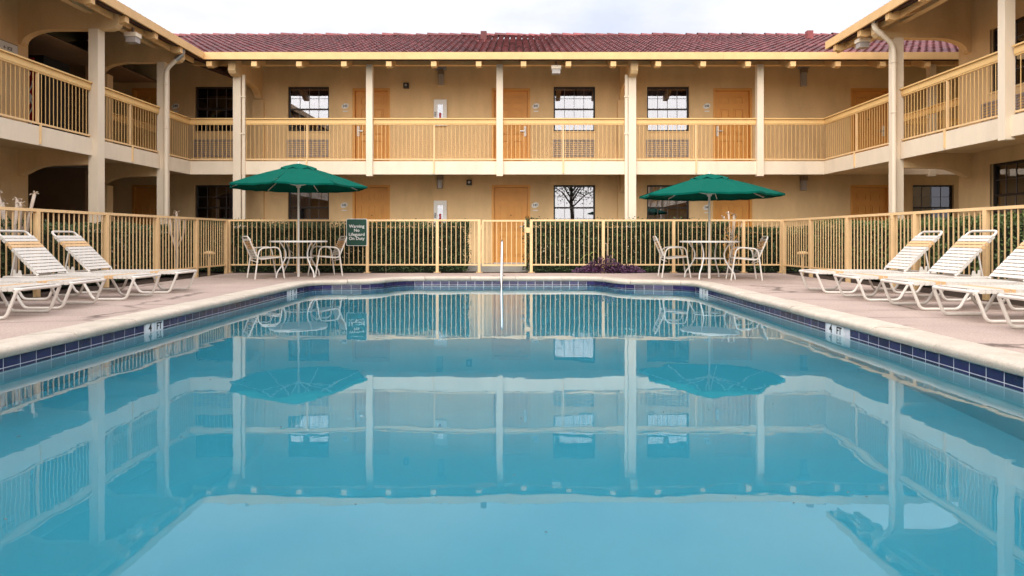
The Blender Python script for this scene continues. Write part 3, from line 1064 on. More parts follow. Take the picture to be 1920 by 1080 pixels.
# downspouts on the wing posts
for bld, s, xe, xb, y in ((left, -1, XLE, XLB, 15.56), (right, 1, XRE, XRB, 13.62)):
    xp = xb - s * .20
    el = MB().tube(fillet([(xe + s * .02, y + .02, 5.12), (xe + s * .02, y + .01, 4.98), (xe + s * .16, y, 4.86)], .10, 6), .055, 12)
    part('downspout_elbow', el, 'steel' if s < 0 else 'trim_cream', bld, True)
    for k in range(7):
        t = k / 6
        c = Vector((xe + s * (.02 + .10 * t * t), y + .015, 5.06 - .17 * t))
        part('elbow_ring', MB().tube([c + Vector((math.cos(a) * .06, math.sin(a) * .06, -math.cos(a) * s * .05 * t)) for a in [i * math.pi / 6 for i in range(12)]], .006, 5, True), 'steel' if s < 0 else 'trim_cream', bld, True)
    pth = fillet([(xe + s * .15, y, 4.865), (xp + s * .0 - s * .06, y, 4.70), (xp, y, 4.58), (xp, y, 0.1)], .12, 5)
    part('downspout', MB().tube(pth, .048, 10), 'trim_cream', bld, True)
    for zz in (1.2, 3.3, 4.3):
        part('pipe_strap', MB().tube([(xp + .054 * math.cos(a), y + .054 * math.sin(a), zz) for a in [i * math.pi / 8 for i in range(16)]], .008, 5, True), 'trim_cream', bld, True)

# ------------------------------------------------------------------ small things on the walls
def plaque(x, z, num, label):
    t = thing('room_number_plate', (x, YW - .01, z), label, 'room number', 'room number plates')
    mb = MB(); N = 28
    pts = []
    for k in range(N):
        a = 2 * math.pi * k / N
        px_, pz_ = 0.10 * math.cos(a), 0.072 * math.sin(a)
        ca, sa = math.cos(R(24)), math.sin(R(24))
        pts.append((x + px_ * ca - pz_ * sa, z + px_ * sa + pz_ * ca))
    part('plate', MB().prism(pts, 'y', YW - .014, YW - .003), 'white_paint', t)
    part('braille_strip', MB().box(x - .06, x + .07, YW - .012, YW - .003, z - .155, z - .125), 'white_paint', t)
    me = text_mesh(num, 0.088, 'black')
    inst('lettering', me, t, (x, YW - .0155, z), (R(90), 0, 0))
plaque(-4.60, 4.36, '243', 'oval number plate left of upstairs orange door near left green umbrella')
plaque(0.56, 4.36, '241', 'oval number plate right of the upstairs middle orange door')
plaque(5.18, 4.36, '248', 'oval number plate left of upstairs orange door above the right umbrella')
plaque(-9.19, 4.36, '244', 'oval number plate upstairs at the far left, beside the downspout post')
plaque(-4.63, 1.68, '145', 'oval number plate left of ground floor door by the left umbrella')
plaque(0.54, 1.68, '147', 'oval number plate right of the ground floor door behind the gate')
plaque(5.18, 1.62, '148', 'oval number plate on ground floor below the right umbrella canopy')

def cabinet(z, label):
    x0, x1 = -2.19, -1.845
    t = thing('fire_extinguisher_cabinet', (-2.02, YW, z), label, 'fire extinguisher cabinet', 'fire extinguisher cabinets')
    z1 = z + .70
    mb = MB()
    mb.box(x0, x0 + .10, YW - .10, YW - .003, z, z1); mb.box(x1 - .10, x1, YW - .10, YW - .003, z, z1)
    mb.box(x0 + .10, x1 - .10, YW - .10, YW - .003, z1 - .13, z1); mb.box(x0 + .10, x1 - .10, YW - .10, YW - .003, z, z + .06)
    part('case', mb, 'white_paint', t)
    part('back', MB().box(x0 + .10, x1 - .10, YW - .02, YW - .004, z + .06, z1 - .13), 'lamp_glass', t)
    part('glass', MB().box(x0 + .10, x1 - .10, YW - .094, YW - .090, z + .06, z1 - .13), 'window_glass', t)
    part('extinguisher', MB().lathe([(.045, 0), (.05, .02), (.05, .26), (.02, .31), (.02, .36)], 12, (-2.02, YW - .055, z + .07)), 'vending_red', t, True)
    part('hose', MB().tube(fillet([(-2.02, YW - .06, z + .42), (-1.97, YW - .08, z + .36), (-1.96, YW - .08, z + .15)], .04), .012, 6), 'black', t, True)
    me = text_mesh('FIRE', 0.075, 'black')
    inst('lettering', me, t, (x0 + .045, YW - .1025, z + .30), (R(90), R(-90), 0))
cabinet(3.82, 'white fire extinguisher cabinet on the upstairs wall')
cabinet(1.10, 'white fire extinguisher cabinet on the ground floor wall above hedge')

def wall_lamp(x, z0, z1, label, boxtop):
    t = thing('wall_lamp', (x, YW, z0), label, 'wall lamp', 'walkway wall lamps')
    part('shade', MB().prism([(x - .075, YW - .003), (x - .075, YW - .09), (x - .05, YW - .14), (x + .05, YW - .14), (x + .075, YW - .09), (x + .075, YW - .003)], 'z', z0, z1), 'lamp_glass', t)
    part('cap', MB().box(x - .08, x + .08, YW - .145, YW - .003, z1, z1 + .12), 'lamp_brown', t)
    if boxtop:
        part('junction_box', MB().box(x - .14, x + .14, YW - .10, YW - .003, z1 + .12, z1 + .26), 'lamp_glass', t)
wall_lamp(-2.0, 4.92, 5.20, 'tall grey wall lamp above the upstairs extinguisher cabinet', True)
wall_lamp(-2.03, 2.13, 2.36, 'tall grey wall lamp over the ground floor extinguisher cabinet', False)
wall_lamp(7.78, 4.88, 5.24, 'tall grey wall lamp upstairs on the blank right stretch of wall', True)
wall_lamp(7.78, 2.08, 2.34, 'tall grey wall lamp downstairs under the right balcony corner', False)
def camera_box(x, z, label):
    t = thing('security_light', (x, YW, z), label, 'security light', 'small dark wall boxes')
    part('housing', MB().box(x - .07, x + .07, YW - .12, YW - .003, z, z + .14), 'window_frame', t)
    part('lens', MB().lathe([(.03, 0), (.035, .02)], 12, (0, 0, 0)), 'lamp_glass', t, True)
    ch = t.children[-1]
    ch.location = (0, -.12, .07); ch.rotation_euler = (R(90), 0, 0)
camera_box(-2.94, 4.83, 'small dark box light upstairs between door and extinguisher cabinet')
camera_box(-1.24, 2.22, 'small dark box light downstairs near the middle door')
def flood(loc, rz, label):
    x, y, z = loc
    t = thing('flood_light', loc, label, 'flood light', 'flood lights under the eaves')
    part('hood', MB().prism([(x - .12, z + .12), (x + .12, z + .12), (x + .12, z + .04), (x - .12, z + .04)], 'y', y - .11, y + .10), 'trim_cream', t)
    part('lens', MB().box(x - .10, x + .10, y - .09, y + .09, z - .07, z + .038), 'lamp_glass', t)
    part('arm', MB().box(x - .02, x + .02, y - .02, y + .02, z + .12, z + .24), 'lamp_brown', t)
flood((-7.70, 13.75, 4.80), 0, 'flood light under the left wing eave between rafter tails')
flood((7.30, 14.35, 4.86), 0, 'flood light under the right wing eave beside the downspout')
flood((1.00, YE + .22, 4.88), 0, 'flood light under the rear eave left of the right tall post')

# vending machine and passage sign
vm = thing('vending_machine', (-10.2, 14.4, ZS), 'red and black drinks machine in the upstairs left passage', 'vending machine')
part('body', MB().box(-10.75, -9.69, 14.03, 14.85, ZS + .02, 4.56), 'black', vm)
fp = part('front_panel', MB().box(-10.70, -9.875, 14.0, 14.028, ZS + .08, 4.50), 'vending_red', vm)
sw = [(-10.05 + .13 * math.sin(i * .55) + .02 * math.sin(i * 1.7), 13.997, 2.95 + i * .05) for i in range(26)]
part('script_mark', MB().tube(sw, .028, 6), 'white_paint', fp, True)
sw = [(-9.94 + .05 * math.sin(i * .8 + 1), 13.996, 3.0 + i * .06) for i in range(18)]
part('script_mark', MB().tube(sw, .016, 6), 'white_paint', fp, True)
sg = thing('passage_sign', (XLW + .01, 12.75, 4.25), 'small white ice and vending sign on the left wing wall', 'sign')
part('plate', MB().box(XLW + .003, XLW + .015, 12.58, 13.10, 4.16, 4.48), 'white_paint', sg)
part('border', MB().box(XLW + .002, XLW + .009, 12.565, 13.115, 4.145, 4.495), 'lamp_brown', sg)
me = text_mesh('← ICE\n  VENDING', 0.085, 'black', align='CENTER')
inst('lettering', me, sg, (XLW + .0165, 12.84, 4.33), (R(90), 0, R(90)))

# ------------------------------------------------------------------ pool fence
FH = 1.225
post_m = MB().box(-.032, .032, -.032, .032, -.06, FH - .042).mesh('fence_post', 'fence_yellow')
plate_m = MB().box(-.075, .075, -.06, .06, 0.001, 0.014).mesh('base_plate', 'fence_yellow')
fb_h = FH - .046 - .20
fbal_m = MB().box(-.0072, .0072, -.0072, .0072, 0, fb_h).mesh('baluster', 'fence_yellow')
def fence(label, pts, cat='fence', plates=True, skip_end=False, name='pool_fence', gate=False):
    """pts: post positions along a straight run"""
    a, b = Vector(pts[0]), Vector(pts[-1])
    t = thing(name, (a.x, a.y, 0), label, cat, 'pool fence runs' if not gate else None)
    d = (b - a).normalized(); ang = math.atan2(d.y, d.x); l = (b - a).length
    def ob(s0, s1, wd, za, zb):
        q = MB().box(s0, s1, -wd, wd, za, zb)
        return MB().add([(a.x + v[0] * d.x - v[1] * d.y, a.y + v[0] * d.y + v[1] * d.x, v[2]) for v in q.v], q.f)
    part('top_rail', ob(-.032, l + .032, .026, FH - .042, FH), 'fence_yellow', t)
    ps = [Vector(p) for p in pts]
    for i, p in enumerate(ps):
        po = inst('fence_post', post_m, t, (p.x, p.y, 0), (0, 0, ang))
        if plates:
            inst('base_plate', plate_m, po, (p.x, p.y, 0))
    for i in range(len(ps) - 1):
        s0, s1 = (ps[i] - a).length, (ps[i + 1] - a).length
        part('bottom_rail', ob(s0 + .033, s1 - .033, .016, .165, .197), 'fence_yellow', t)
        nb = int(round((s1 - s0) / .1085))
        for k in range(1, nb):
            p = ps[i] + (ps[i + 1] - ps[i]) * (k / nb)
            inst('baluster', fbal_m, t, (p.x, p.y, .198), (0, 0, ang))
    return t
fence('yellow picket fence behind the pool, run left of the gate', [(FXL, FY), (-5.008, FY), (-3.408, FY), (-1.796, FY), (-0.83, FY)])
fence('yellow picket fence behind the pool, run right of the gate', [(0.37, FY), (2.03, FY), (3.654, FY), (5.266, FY), (FXR, FY)])
fence('yellow picket fence along the left side behind the loungers', [(FXL - .034 * (15.75 - y), y) for y in (15.6, 14.24, 12.76, 11.27, 9.71, 8.15, 6.6, 5.0, 3.4)], plates=False)
fence('yellow picket fence along the right side behind the loungers', [(FXR + .034 * (15.75 - y), y) for y in (15.6, 14.29, 12.8, 11.35, 10.75, 9.22, 7.65, 6.1, 4.5, 2.9)], plates=False)
gt = thing('pool_gate', (-.23, FY, 0), 'yellow picket gate in the far fence in front of the orange door', 'gate')
fr_ = MB()
g0, g1 = -0.765, 0.255
fr_.box(g0, g0 + .04, FY - .02, FY + .02, .15, FH - .01); fr_.box(g1 - .04, g1, FY - .02, FY + .02, .15, FH - .01)
fr_.box(g0 + .04, g1 - .04, FY - .02, FY + .02, FH - .05, FH - .01); fr_.box(g0 + .04, g1 - .04, FY - .02, FY + .02, .15, .19)
part('gate_frame', fr_, 'fence_yellow', gt)
for k in range(1, 9):
    inst('baluster', fbal_m, gt, (g0 + (g1 - g0) * k / 9, FY, .195))
part('latch', MB().box(g1 - .005, g1 + .09, FY - .05, FY - .025, .92, 1.04), 'fence_yellow', gt)
for z in (.35, 1.0):
    part('hinge', MB().tube([(g0 - .018, FY - .03, z), (g0 - .018, FY - .03, z + .1)], .012, 8), 'fence_yellow', gt)

# warning sign
ws = thing('warning_sign', (-3.645, FY - .05, .616), 'dark green warning sign about lifeguard hung on the far fence', 'sign')
def rrect(x0, x1, z0, z1, r):
    p = []
    for cx, cz, a0 in ((x1 - r, z1 - r, 0), (x0 + r, z1 - r, 90), (x0 + r, z0 + r, 180), (x1 - r, z0 + r, 270)):
        for k in range(5):
            a = R(a0 + 90 * k / 4)
            p.append((cx + r * math.cos(a), cz + r * math.sin(a)))
    return p
part('board', MB().prism(rrect(-3.885, -3.405, .616, 1.242, .03), 'y', FY - .05, FY - .036), 'white_paint', ws)
fce = part('face', MB().prism(rrect(-3.872, -3.418, .629, 1.229, .026), 'y', FY - .053, FY - .0505), 'sign_green', ws)
for k, s in enumerate(('Warning', 'No', 'Lifeguard', 'On Duty')):
    me = text_mesh(s, 0.098, 'white_paint', spacing=1.02)
    inst('lettering', me, ws, (-3.645, FY - .0545, 1.065 - k * .0935), (R(90), 0, 0))

# ------------------------------------------------------------------ pool furniture
def lounger(label_seed=0):
    t = thing('sun_lounger', (0, 0, 0), 'x', 'sun lounger', 'white strap sun loungers beside the pool')
    W_, H_ = 0.31, 0.30
    r = 0.017
    # one loop: side rails and foot bar (foot at x = 0)
    fr = MB().tube(fillet([(1.72, -W_, H_), (0, -W_, H_), (0, W_, H_), (1.72, W_, H_)], .07), r, 8)
    fr.tube([(1.72, -W_, H_), (1.72, W_, H_)], r, 8)
    fr.tube([(1.18, -W_, H_ - .01), (1.18, W_, H_ - .01)], r * .8, 8)
    part('seat_frame', fr, 'frame_cream', t, True)
    bt = (1.85, 0.90)
    bf = MB().tube(fillet([(1.29, -W_ + .02, H_ + .02), (bt[0], -W_ + .035, bt[1]), (bt[0], W_ - .035, bt[1]), (1.29, W_ - .02, H_ + .02)], .07), r, 8)
    part('back_frame', bf, 'frame_cream', t, True)
    for sgn in (-1, 1):
        y = sgn * (W_ + .005)
        part('leg', MB().tube(fillet([(.03, y, H_ - .01), (.14, y, r), (.56, y, r), (.72, y, H_ - .01)], .055), r, 8), 'frame_cream', t, True)
        part('leg', MB().tube(fillet([(1.02, y, H_ - .01), (1.14, y, r), (1.46, y, r), (1.62, y, H_ - .01)], .055), r, 8), 'frame_cream', t, True)
        m = 0.55
        sx, sz = 1.29 + (bt[0] - 1.29) * m, H_ + (bt[1] - H_) * m
        part('back_support', MB().tube([(sx, sgn * (W_ - .04), sz - .02), (1.66, sgn * (W_ - .05), H_ + .02)], .011, 7), 'frame_cream', t, True)
        part('notch_bracket', MB().prism([(1.50, H_ + .0), (1.62, H_ + .0), (1.62, H_ + .10), (1.59, H_ + .10), (1.585, H_ + .05), (1.56, H_ + .05), (1.55, H_ + .09), (1.52, H_ + .09)], 'y', sgn * (W_ - .035), sgn * (W_ - .028)), 'frame_cream', t)
    # straps
    def strap(wd, half):
        mb = MB()
        mb.box(-wd / 2, wd / 2, -half - .022, half + .022, .0165, .0225)
        for s2 in (-1, 1):
            mb.box(-wd / 2, wd / 2, s2 * (half + .016), s2 * (half + .022), -.018, .0165)
        return mb
    sw_, so_ = strap(.049, W_).mesh('strap', 'strap_white'), strap(.049, W_).mesh('strap', 'strap_orange')
    k = 0
    x = .085
    while x < 1.27:
        inst('strap', so_ if k in (4, 5) else sw_, t, (x, 0, H_))
        x += .060; k += 1
    bw, bo = strap(.046, W_ - .03).mesh('strap', 'strap_white'), strap(.046, W_ - .03).mesh('strap', 'strap_orange')
    dv = Vector((bt[0] - 1.29, 0, bt[1] - H_ - .02)); ln = dv.length; dv.normalize()
    an = math.atan2(dv.z, dv.x)
    s_ = .05; k = 0
    ns_ = int((ln - .10) / .0575)
    for k in range(ns_):
        p = Vector((1.29, 0, H_ + .02)) + dv * (s_ + k * .0575)
        inst('strap', bo if k in (ns_ - 3, ns_ - 4) else bw, t, p, (0, -an, 0))
    return t
proto = lounger()
spots = [(4.37, 10.25, -2.5, 'white strap sun lounger on right deck, farthest of its row'),
         (4.35, 9.05, -.5, 'white strap sun lounger on right deck, second from the far end'),
         (4.40, 7.95, -1.6, 'white strap sun lounger on right deck, third from the far end'),
         (4.35, 6.82, 1.2, 'white strap sun lounger on right deck, fourth from the far end, mostly cut off'),
         (4.30, 5.80, 0, 'white strap sun lounger on right deck, nearest, only its foot showing'),
         (-4.90, 10.25, 182.2, 'white strap sun lounger on left deck, farthest of its row'),
         (-4.90, 9.15, 180.2, 'white strap sun lounger on left deck, second from the far end'),
         (-5.0, 8.05, 181.4, 'white strap sun lounger on left deck, third from the far end'),
         (-4.92, 7.10, 179.6, 'white strap sun lounger on left deck, nearest, only its foot showing')]
for i, (x, y, a, lb) in enumerate(spots):
    o = proto if i == 0 else copy_tree(proto)
    o.location = (x, y, 0); o.rotation_euler = (0, 0, R(a)); o['label'] = lb

def chair():
    t = thing('patio_chair', (0, 0, 0), 'x', 'chair', 'patio chairs at the umbrella tables')
    r = .0145; y_ = .275
    for s in (-1, 1):
        y = s * y_
        part('arm_and_legs', MB().tube(fillet([(-.27, y, 0), (-.19, y, .60), (.20, y, .625), (.30, y, 0)], .11, 6), r, 8), 'frame_cream', t, True)
    bk = MB().tube(fillet([(.24, -.235, .425), (-.20, -.235, .38), (-.385, -.235, .83), (-.385, .235, .83), (-.20, .235, .38), (.24, .235, .425), ], .09, 6), r, 8)
    bk.tube([(.24, -.235, .425), (.24, .235, .425)], r, 8)
    part('seat_frame', bk, 'frame_cream', t, True)
    st = MB()
    for s in (-1, 1):
        st.tube([(-.20, s * .235, .385), (-.225, s * y_, .40)], r * .8, 6)
        st.tube([(.22, s * .235, .42), (.245, s * y_, .40)], r * .8, 6)
    part('bracket', st, 'frame_cream', t, True)
    part('stretcher', MB().tube(fillet([(-.22, -.25, .36), (-.12, 0, .31), (-.22, .25, .36)], .12), r * .8, 7), 'frame_cream', t, True)
    mw = MB().box(-.023, .023, -.252, .252, .0, .006).mesh('strap', 'strap_white')
    mo = MB().box(-.023, .023, -.252, .252, .0, .006).mesh('strap', 'strap_orange')
    for k in range(7):
        x = -.15 + k * .058
        inst('strap', mo if k in (5, 6) else mw, t, (x, 0, .40 + (x + .2) * .1), (0, R(-6), 0))
    for k in range(7):
        f_ = .14 + k * .115
        p = Vector((-.20, 0, .38)).lerp(Vector((-.385, 0, .83)), f_)
        inst('strap', mo if k in (3, 4, 5) else mw, t, p + Vector((.012, 0, .012)), (0, R(-68), 0))
    return t
ch0 = chair()
for i, (x, y, a, lb) in enumerate([
        (-4.99, 13.62, 36, 'patio chair with orange straps left of the left umbrella table'),
        (-4.0, 14.42, 212, 'patio chair with orange straps right of the left umbrella table, below the green sign'),
        (3.24, 13.98, -4, 'patio chair left of the right umbrella table, seen side on'),
        (4.42, 13.15, 172, 'patio chair right of the right umbrella table, near the loungers')]):
    o = ch0 if i == 0 else copy_tree(ch0)
    o.location = (x, y, 0); o.rotation_euler = (0, 0, R(a)); o['label'] = lb

def table():
    t = thing('patio_table', (0, 0, 0), 'x', 'table', 'round white patio tables')
    Rt, H_ = 0.58, .735
    part('table_top', MB().lathe([(.03, -.012), (Rt - .03, -.012), (Rt - .004, -.02), (Rt, -.005), (Rt - .004, .010), (Rt - .03, .012), (.03, .012)], 40, (0, 0, H_)), 'white_paint', t, True)
    for k in range(4):
        a = R(45 + 90 * k + 8)
        c, s = math.cos(a), math.sin(a)
        prof_ = [(.44, H_ - .012), (.36, .63), (.30, .52), (.30, .40), (.40, .23), (.50, .12), (.52, 0)]
        part('leg', MB().tube(fillet([(q * c, q * s, z) for q, z in prof_], .06), .0145, 8), 'white_paint', t, True)
    part('leg_ring', MB().tube([(.30 * math.cos(i * math.pi / 12), .30 * math.sin(i * math.pi / 12), .40) for i in range(24)], .011, 7, True), 'white_paint', t, True)
    return t
tb0 = table()
tb0.location = (-4.47, 14.08, 0); tb0['label'] = 'round white patio table under the left green umbrella'
tb1 = copy_tree(tb0); tb1.location = (3.85, 13.54, 0); tb1['label'] = 'round white patio table under the right green umbrella'

def umbrella(cx, cy, ztop, zrim, Rr, rot, label):
    t = thing('patio_umbrella', (cx, cy, 0), label, 'umbrella', 'green patio umbrellas')
    part('pole', MB().tube([(cx, cy, 0.0), (cx, cy, ztop + .02)], .021, 10), 'pole', t, True)
    part('base_sleeve', MB().tube([(cx, cy, 0.0), (cx, cy, .36)], .027, 10), 'pole', t, True)
    part('finial', MB().lathe([(.028, 0), (.02, .02), (.012, .045), (.003, .06)], 10, (cx, cy, ztop + .01)), 'pole', t, True)
    # canopy: eight panels sagging between the ribs
    hz = ztop - zrim
    NS = 8
    def pt(f, a, rim=True):
        """f: 0 at hub to 1 at rim, a: panel angle in panel units"""
        seg = math.floor(a) ; u = a - seg
        a0, a1 = R(rot + 45 * seg), R(rot + 45 * (seg + 1))
        p0 = Vector((math.cos(a0), math.sin(a0))); p1 = Vector((math.cos(a1), math.sin(a1)))
        q = p0.lerp(p1, u) * Rr * f
        sag = 4 * u * (1 - u)
        z = ztop - hz * (f ** 1.06) - 0.055 * sag * f * (1.3 - f) + 0.006 * math.sin(u * 18 + seg * 2.1 + f * 5) * f + 0.012 * math.sin(math.pi * f)
        q *= (1 - .035 * sag * (f ** 3))
        return (cx + q.x, cy + q.y, z)
    NU, NF = 6, 10
    for sgm in range(NS):
        mb = MB()
        for j in range(NF + 1):
            f = .12 + .88 * j / NF
            for i in range(NU + 1):
                mb.v.append(pt(f, sgm + min(.99999, i / NU)))
        # short valance
        for i in range(NU + 1):
            p = pt(1.0, sgm + min(.99999, i / NU)); mb.v.append((p[0], p[1], p[2] - .035))
        for j in range(NF + 1):
            for i in range(NU):
                k = j * (NU + 1) + i
                mb.f.append((k, k + 1, k + NU + 2, k + NU + 1))
        part('canopy_panel', mb, 'fabric_green', t, True, None, False)
    vc = MB()
    for j, (f, dz) in enumerate(((0.0, .03), (.10, .035), (.20, .035), (.27, .012))):
        for i in range(NS * 4):
            p = pt(f, i / 4 * .99999); vc.v.append((p[0], p[1], p[2] + dz + (0.012 * math.cos(i * math.pi / 2) if j == 3 else 0)))
    for j in range(3):
        for i in range(NS * 4):
            i2 = (i + 1) % (NS * 4)
            vc.f.append((j * NS * 4 + i, j * NS * 4 + i2, (j + 1) * NS * 4 + i2, (j + 1) * NS * 4 + i))
    part('vent_cap', vc, 'fabric_green', t, True, None, False)
    hub = MB().lathe([(.045, 0), (.05, .03), (.045, .07)], 12, (cx, cy, zrim - .02))
    part('runner', hub, 'pole', t, True)
    for k in range(NS):
        p1 = Vector(pt(.98, k)); p0 = Vector(pt(.06, k)); pm = Vector(pt(.52, k))
        dn = Vector((0, 0, -.018))
        part('rib', MB().tube([p0 + dn, pm + dn, p1 + dn], .009, 6), 'pole', t, True)
        part('strut', MB().tube([Vector((cx, cy, zrim + .01)), pm + dn * 1.5], .009, 6), 'pole', t, True)
    return t
umbrella(-4.47, 14.08, 2.31, 1.86, 1.42, 90 - 90 + 0, 'green canvas patio umbrella over the left table')
umbrella(3.85, 13.54, 2.05, 1.65, 1.40, 22.5, 'green canvas patio umbrella over the right table')

# ------------------------------------------------------------------ plants
def leaf_cloud(mb, n, sample, size, flat=0.0):
    for _ in range(n):
        c, nr = sample()
        s = size * rnd.uniform(.6, 1.3)
        d = Vector((rnd.gauss(0, 1), rnd.gauss(0, 1), rnd.gauss(0, 1) + .3)).normalized()
        d = (d + Vector(nr) * .8).normalized()
        t_ = d.orthogonal().normalized()
        t_ = Matrix.Rotation(rnd.uniform(0, 6.28), 3, d) @ t_
        b_ = d.cross(t_)
        c = Vector(c)
        k = len(mb.v)
        mb.v += [tuple(c - t_ * s * .5), tuple(c + b_ * s * .24 + d * s * .06), tuple(c + t_ * s * .5), tuple(c - b_ * s * .24 + d * s * .06)]
        mb.f.append((k, k + 1, k + 2, k + 3))
def hedge(label, x0, x1, y0, y1, h, n, mt='leaf_dark', size=.055, pale=0):
    t = thing('hedge', ((x0 + x1) / 2, (y0 + y1) / 2, 0), label, 'hedge', 'clipped hedges behind the fence')
    mb = MB()
    lx, ly = x1 - x0, y1 - y0
    bump_ = [(rnd.uniform(x0, x1), rnd.uniform(y0, y1), rnd.uniform(.4, .9), rnd.uniform(-.09, .08)) for _ in range(int(max(lx, ly) * 5))]
    def off(x, y):
        return sum(a * math.exp(-((x - px_) ** 2 + (y - py_) ** 2) / (.2 * w_ * w_)) for px_, py_, w_, a in bump_)
    def sample():
        # most leaves on the skin, some inside
        r_ = rnd.random()
        dpt = abs(rnd.gauss(0, .07))
        if r_ < .30:
            x, y = rnd.uniform(x0, x1), rnd.uniform(y0, y1)
            return (x, y, h + off(x, y) - dpt + rnd.gauss(0, .012) + (rnd.uniform(.02, .09) if rnd.random() < .05 else 0)), (0, 0, 1)
        z = rnd.uniform(.02, h)
        per = 2 * (lx + ly); q = rnd.uniform(0, per)
        wob = .04 * math.sin(z * 9 + q * 5) + .03 * math.sin(q * 13)
        dpt -= wob
        if q < lx: return (x0 + q, y0 + dpt, z), (0, -1, 0)
        if q < 2 * lx: return (x0 + q - lx, y1 - dpt, z), (0, 1, 0)
        if q < 2 * lx + ly: return (x0 + dpt, y0 + q - 2 * lx, z), (-1, 0, 0)
        return (x1 - dpt, y0 + q - 2 * lx - ly, z), (1, 0, 0)
    leaf_cloud(mb, n, sample, size)
    part('foliage', mb, mt, t, False, None, False)
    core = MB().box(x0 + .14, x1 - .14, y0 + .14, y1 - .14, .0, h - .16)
    part('shade_core', core, 'hedge_core', t)  # solid dark box standing in for the shaded depth between the leaves
    for _ in range(int(max(lx, ly) / .5)):
        sx, sy = rnd.uniform(x0 + .1, x1 - .1), rnd.uniform(y0 + .08, y1 - .08)
        part('stem', MB().tube([(sx, sy, -.05), (sx + rnd.uniform(-.05, .05), sy, h * .5)], .012, 5), 'twig', t)
    if pale:
        pm = MB()
        cs2 = [(rnd.uniform(x0, x1), rnd.uniform(y0, y1), rnd.uniform(.2, h * .8)) for _ in range(max(3, pale // 14))]
        def smp():
            q = rnd.choice(cs2)
            if lx > ly:
                return (q[0] + rnd.gauss(0, .12), y0 - .02 + rnd.uniform(-.02, .03), max(.05, q[2] + rnd.gauss(0, .12))), (0, -1, 0)
            s = 1 if x0 < 0 else 0
            xx = x1 if s else x0
            return (xx + rnd.uniform(-.03, .03), q[1] + rnd.gauss(0, .12), max(.05, q[2] + rnd.gauss(0, .12))), (1 if s else -1, 0, 0)
        leaf_cloud(pm, pale, smp, size * .8)
        part('dry_leaves', pm, 'leaf_pale', t, False, None, False)
    return t
hedge('dark clipped hedge behind the far fence, left of the gate', -7.9, -1.12, 16.0, 16.72, 1.19, 26000, pale=60)
hedge('dark clipped hedge behind the far fence, right of the gate', 0.24, 5.05, 16.0, 16.72, 1.20, 20000, pale=60)
hedge('lower dark hedge in the far right corner of the fence', 5.30, 7.65, 16.05, 16.7, 1.05, 9000, pale=30)
hedge('dark hedge along the left fence behind the loungers', -8.0, -7.18, 4.0, 15.7, 1.06, 26000, pale=40)
hedge('leafy green hedge along the right fence behind the loungers', 6.72, 7.48, 4.0, 15.7, 1.14, 28000, 'leaf_mid', .06, pale=30)

def purple_plant():
    t = thing('purple_ground_plant', (2.15, 15.55, 0), 'low purple leafed plant spilling under the far fence', 'plant')
    mb = MB()
    for _ in range(1500):
        a = rnd.uniform(0, 6.28); q = math.sqrt(rnd.random())
        x = 2.12 + .78 * q * math.cos(a); y = 15.62 + .26 * q * math.sin(a)
        hz = .36 * (1 - q * q) * (0.75 + .25 * math.sin(x * 7)) + .03
        z0 = rnd.uniform(.0, hz)
        d = Vector((math.cos(a) * q + rnd.gauss(0, .5), math.sin(a) * q * .6 - .2 + rnd.gauss(0, .5), rnd.uniform(.1, .9))).normalized()
        L_ = rnd.uniform(.06, .12); sd = d.orthogonal().normalized() * L_ * .15
        p = Vector((x, y, z0))
        k = len(mb.v)
        mid = p + d * L_ * .5 + Vector((0, 0, .008))
        mb.v += [tuple(p), tuple(mid - sd), tuple(p + d * L_ - Vector((0, 0, L_ * .25))), tuple(mid + sd)]
        mb.f.append((k, k + 1, k + 2, k + 3))
    part('foliage', mb, 'leaf_purple', t, False, None, False)
    for _ in range(14):
        x = 2.12 + rnd.uniform(-.6, .6)
        part('stem', MB().tube([(x, 15.62, -.04), (x + rnd.uniform(-.08, .08), 15.55 + rnd.uniform(-.1, .1), .22)], .005, 5), 'leaf_purple', t)
purple_plant()

def big_leaf(mb, base_, tip, wd, droop=.08, n=6):
    b, e = Vector(base_), Vector(tip)
    d = (e - b); side = d.cross(Vector((0, 0, 1)))
    side = side.normalized() if side.length > 1e-4 else Vector((1, 0, 0))
    k0 = len(mb.v)
    for i in range(n + 1):
        f = i / n
        c = b + d * f + Vector((0, 0, droop * math.sin(math.pi * f)))
        wv = wd * math.sin(math.pi * min(.97, f * .92 + .06))
        mb.v += [tuple(c - side * wv), tuple(c - Vector((0, 0, .012))), tuple(c + side * wv)]
    for i in range(n):
        k = k0 + i * 3
        mb.f += [(k, k + 1, k + 4, k + 3), (k + 1, k + 2, k + 5, k + 4)]
bp = thing('broad_leaf_plant', (1.98, 15.9, 0), 'light green broad leaved plant rising behind the purple one', 'plant')
for bx0, tx, tz, wdd in ((1.98, 1.72, .42, .05), (1.98, 2.14, .50, .05), (2.2, 2.32, .40, .05), (2.25, 2.52, .38, .045), (1.8, 1.5, .28, .03)):
    m_ = MB(); big_leaf(m_, (bx0, 15.9, .36), (tx, 15.86, tz - .02), wdd, .10)
    part('leaf', m_, 'leaf_light', bp, True, None, False)
    part('leaf_stalk', MB().tube([(bx0, 15.9, -.04), (bx0, 15.9, .37)], .007, 5), 'leaf_light', bp)
part('flower', MB().tube(fillet([(2.12, 15.88, .0), (2.14, 15.86, .66), (2.08, 15.84, .68), (2.03, 15.84, .62)], .04), .011, 6), 'stem_pale', bp, True)

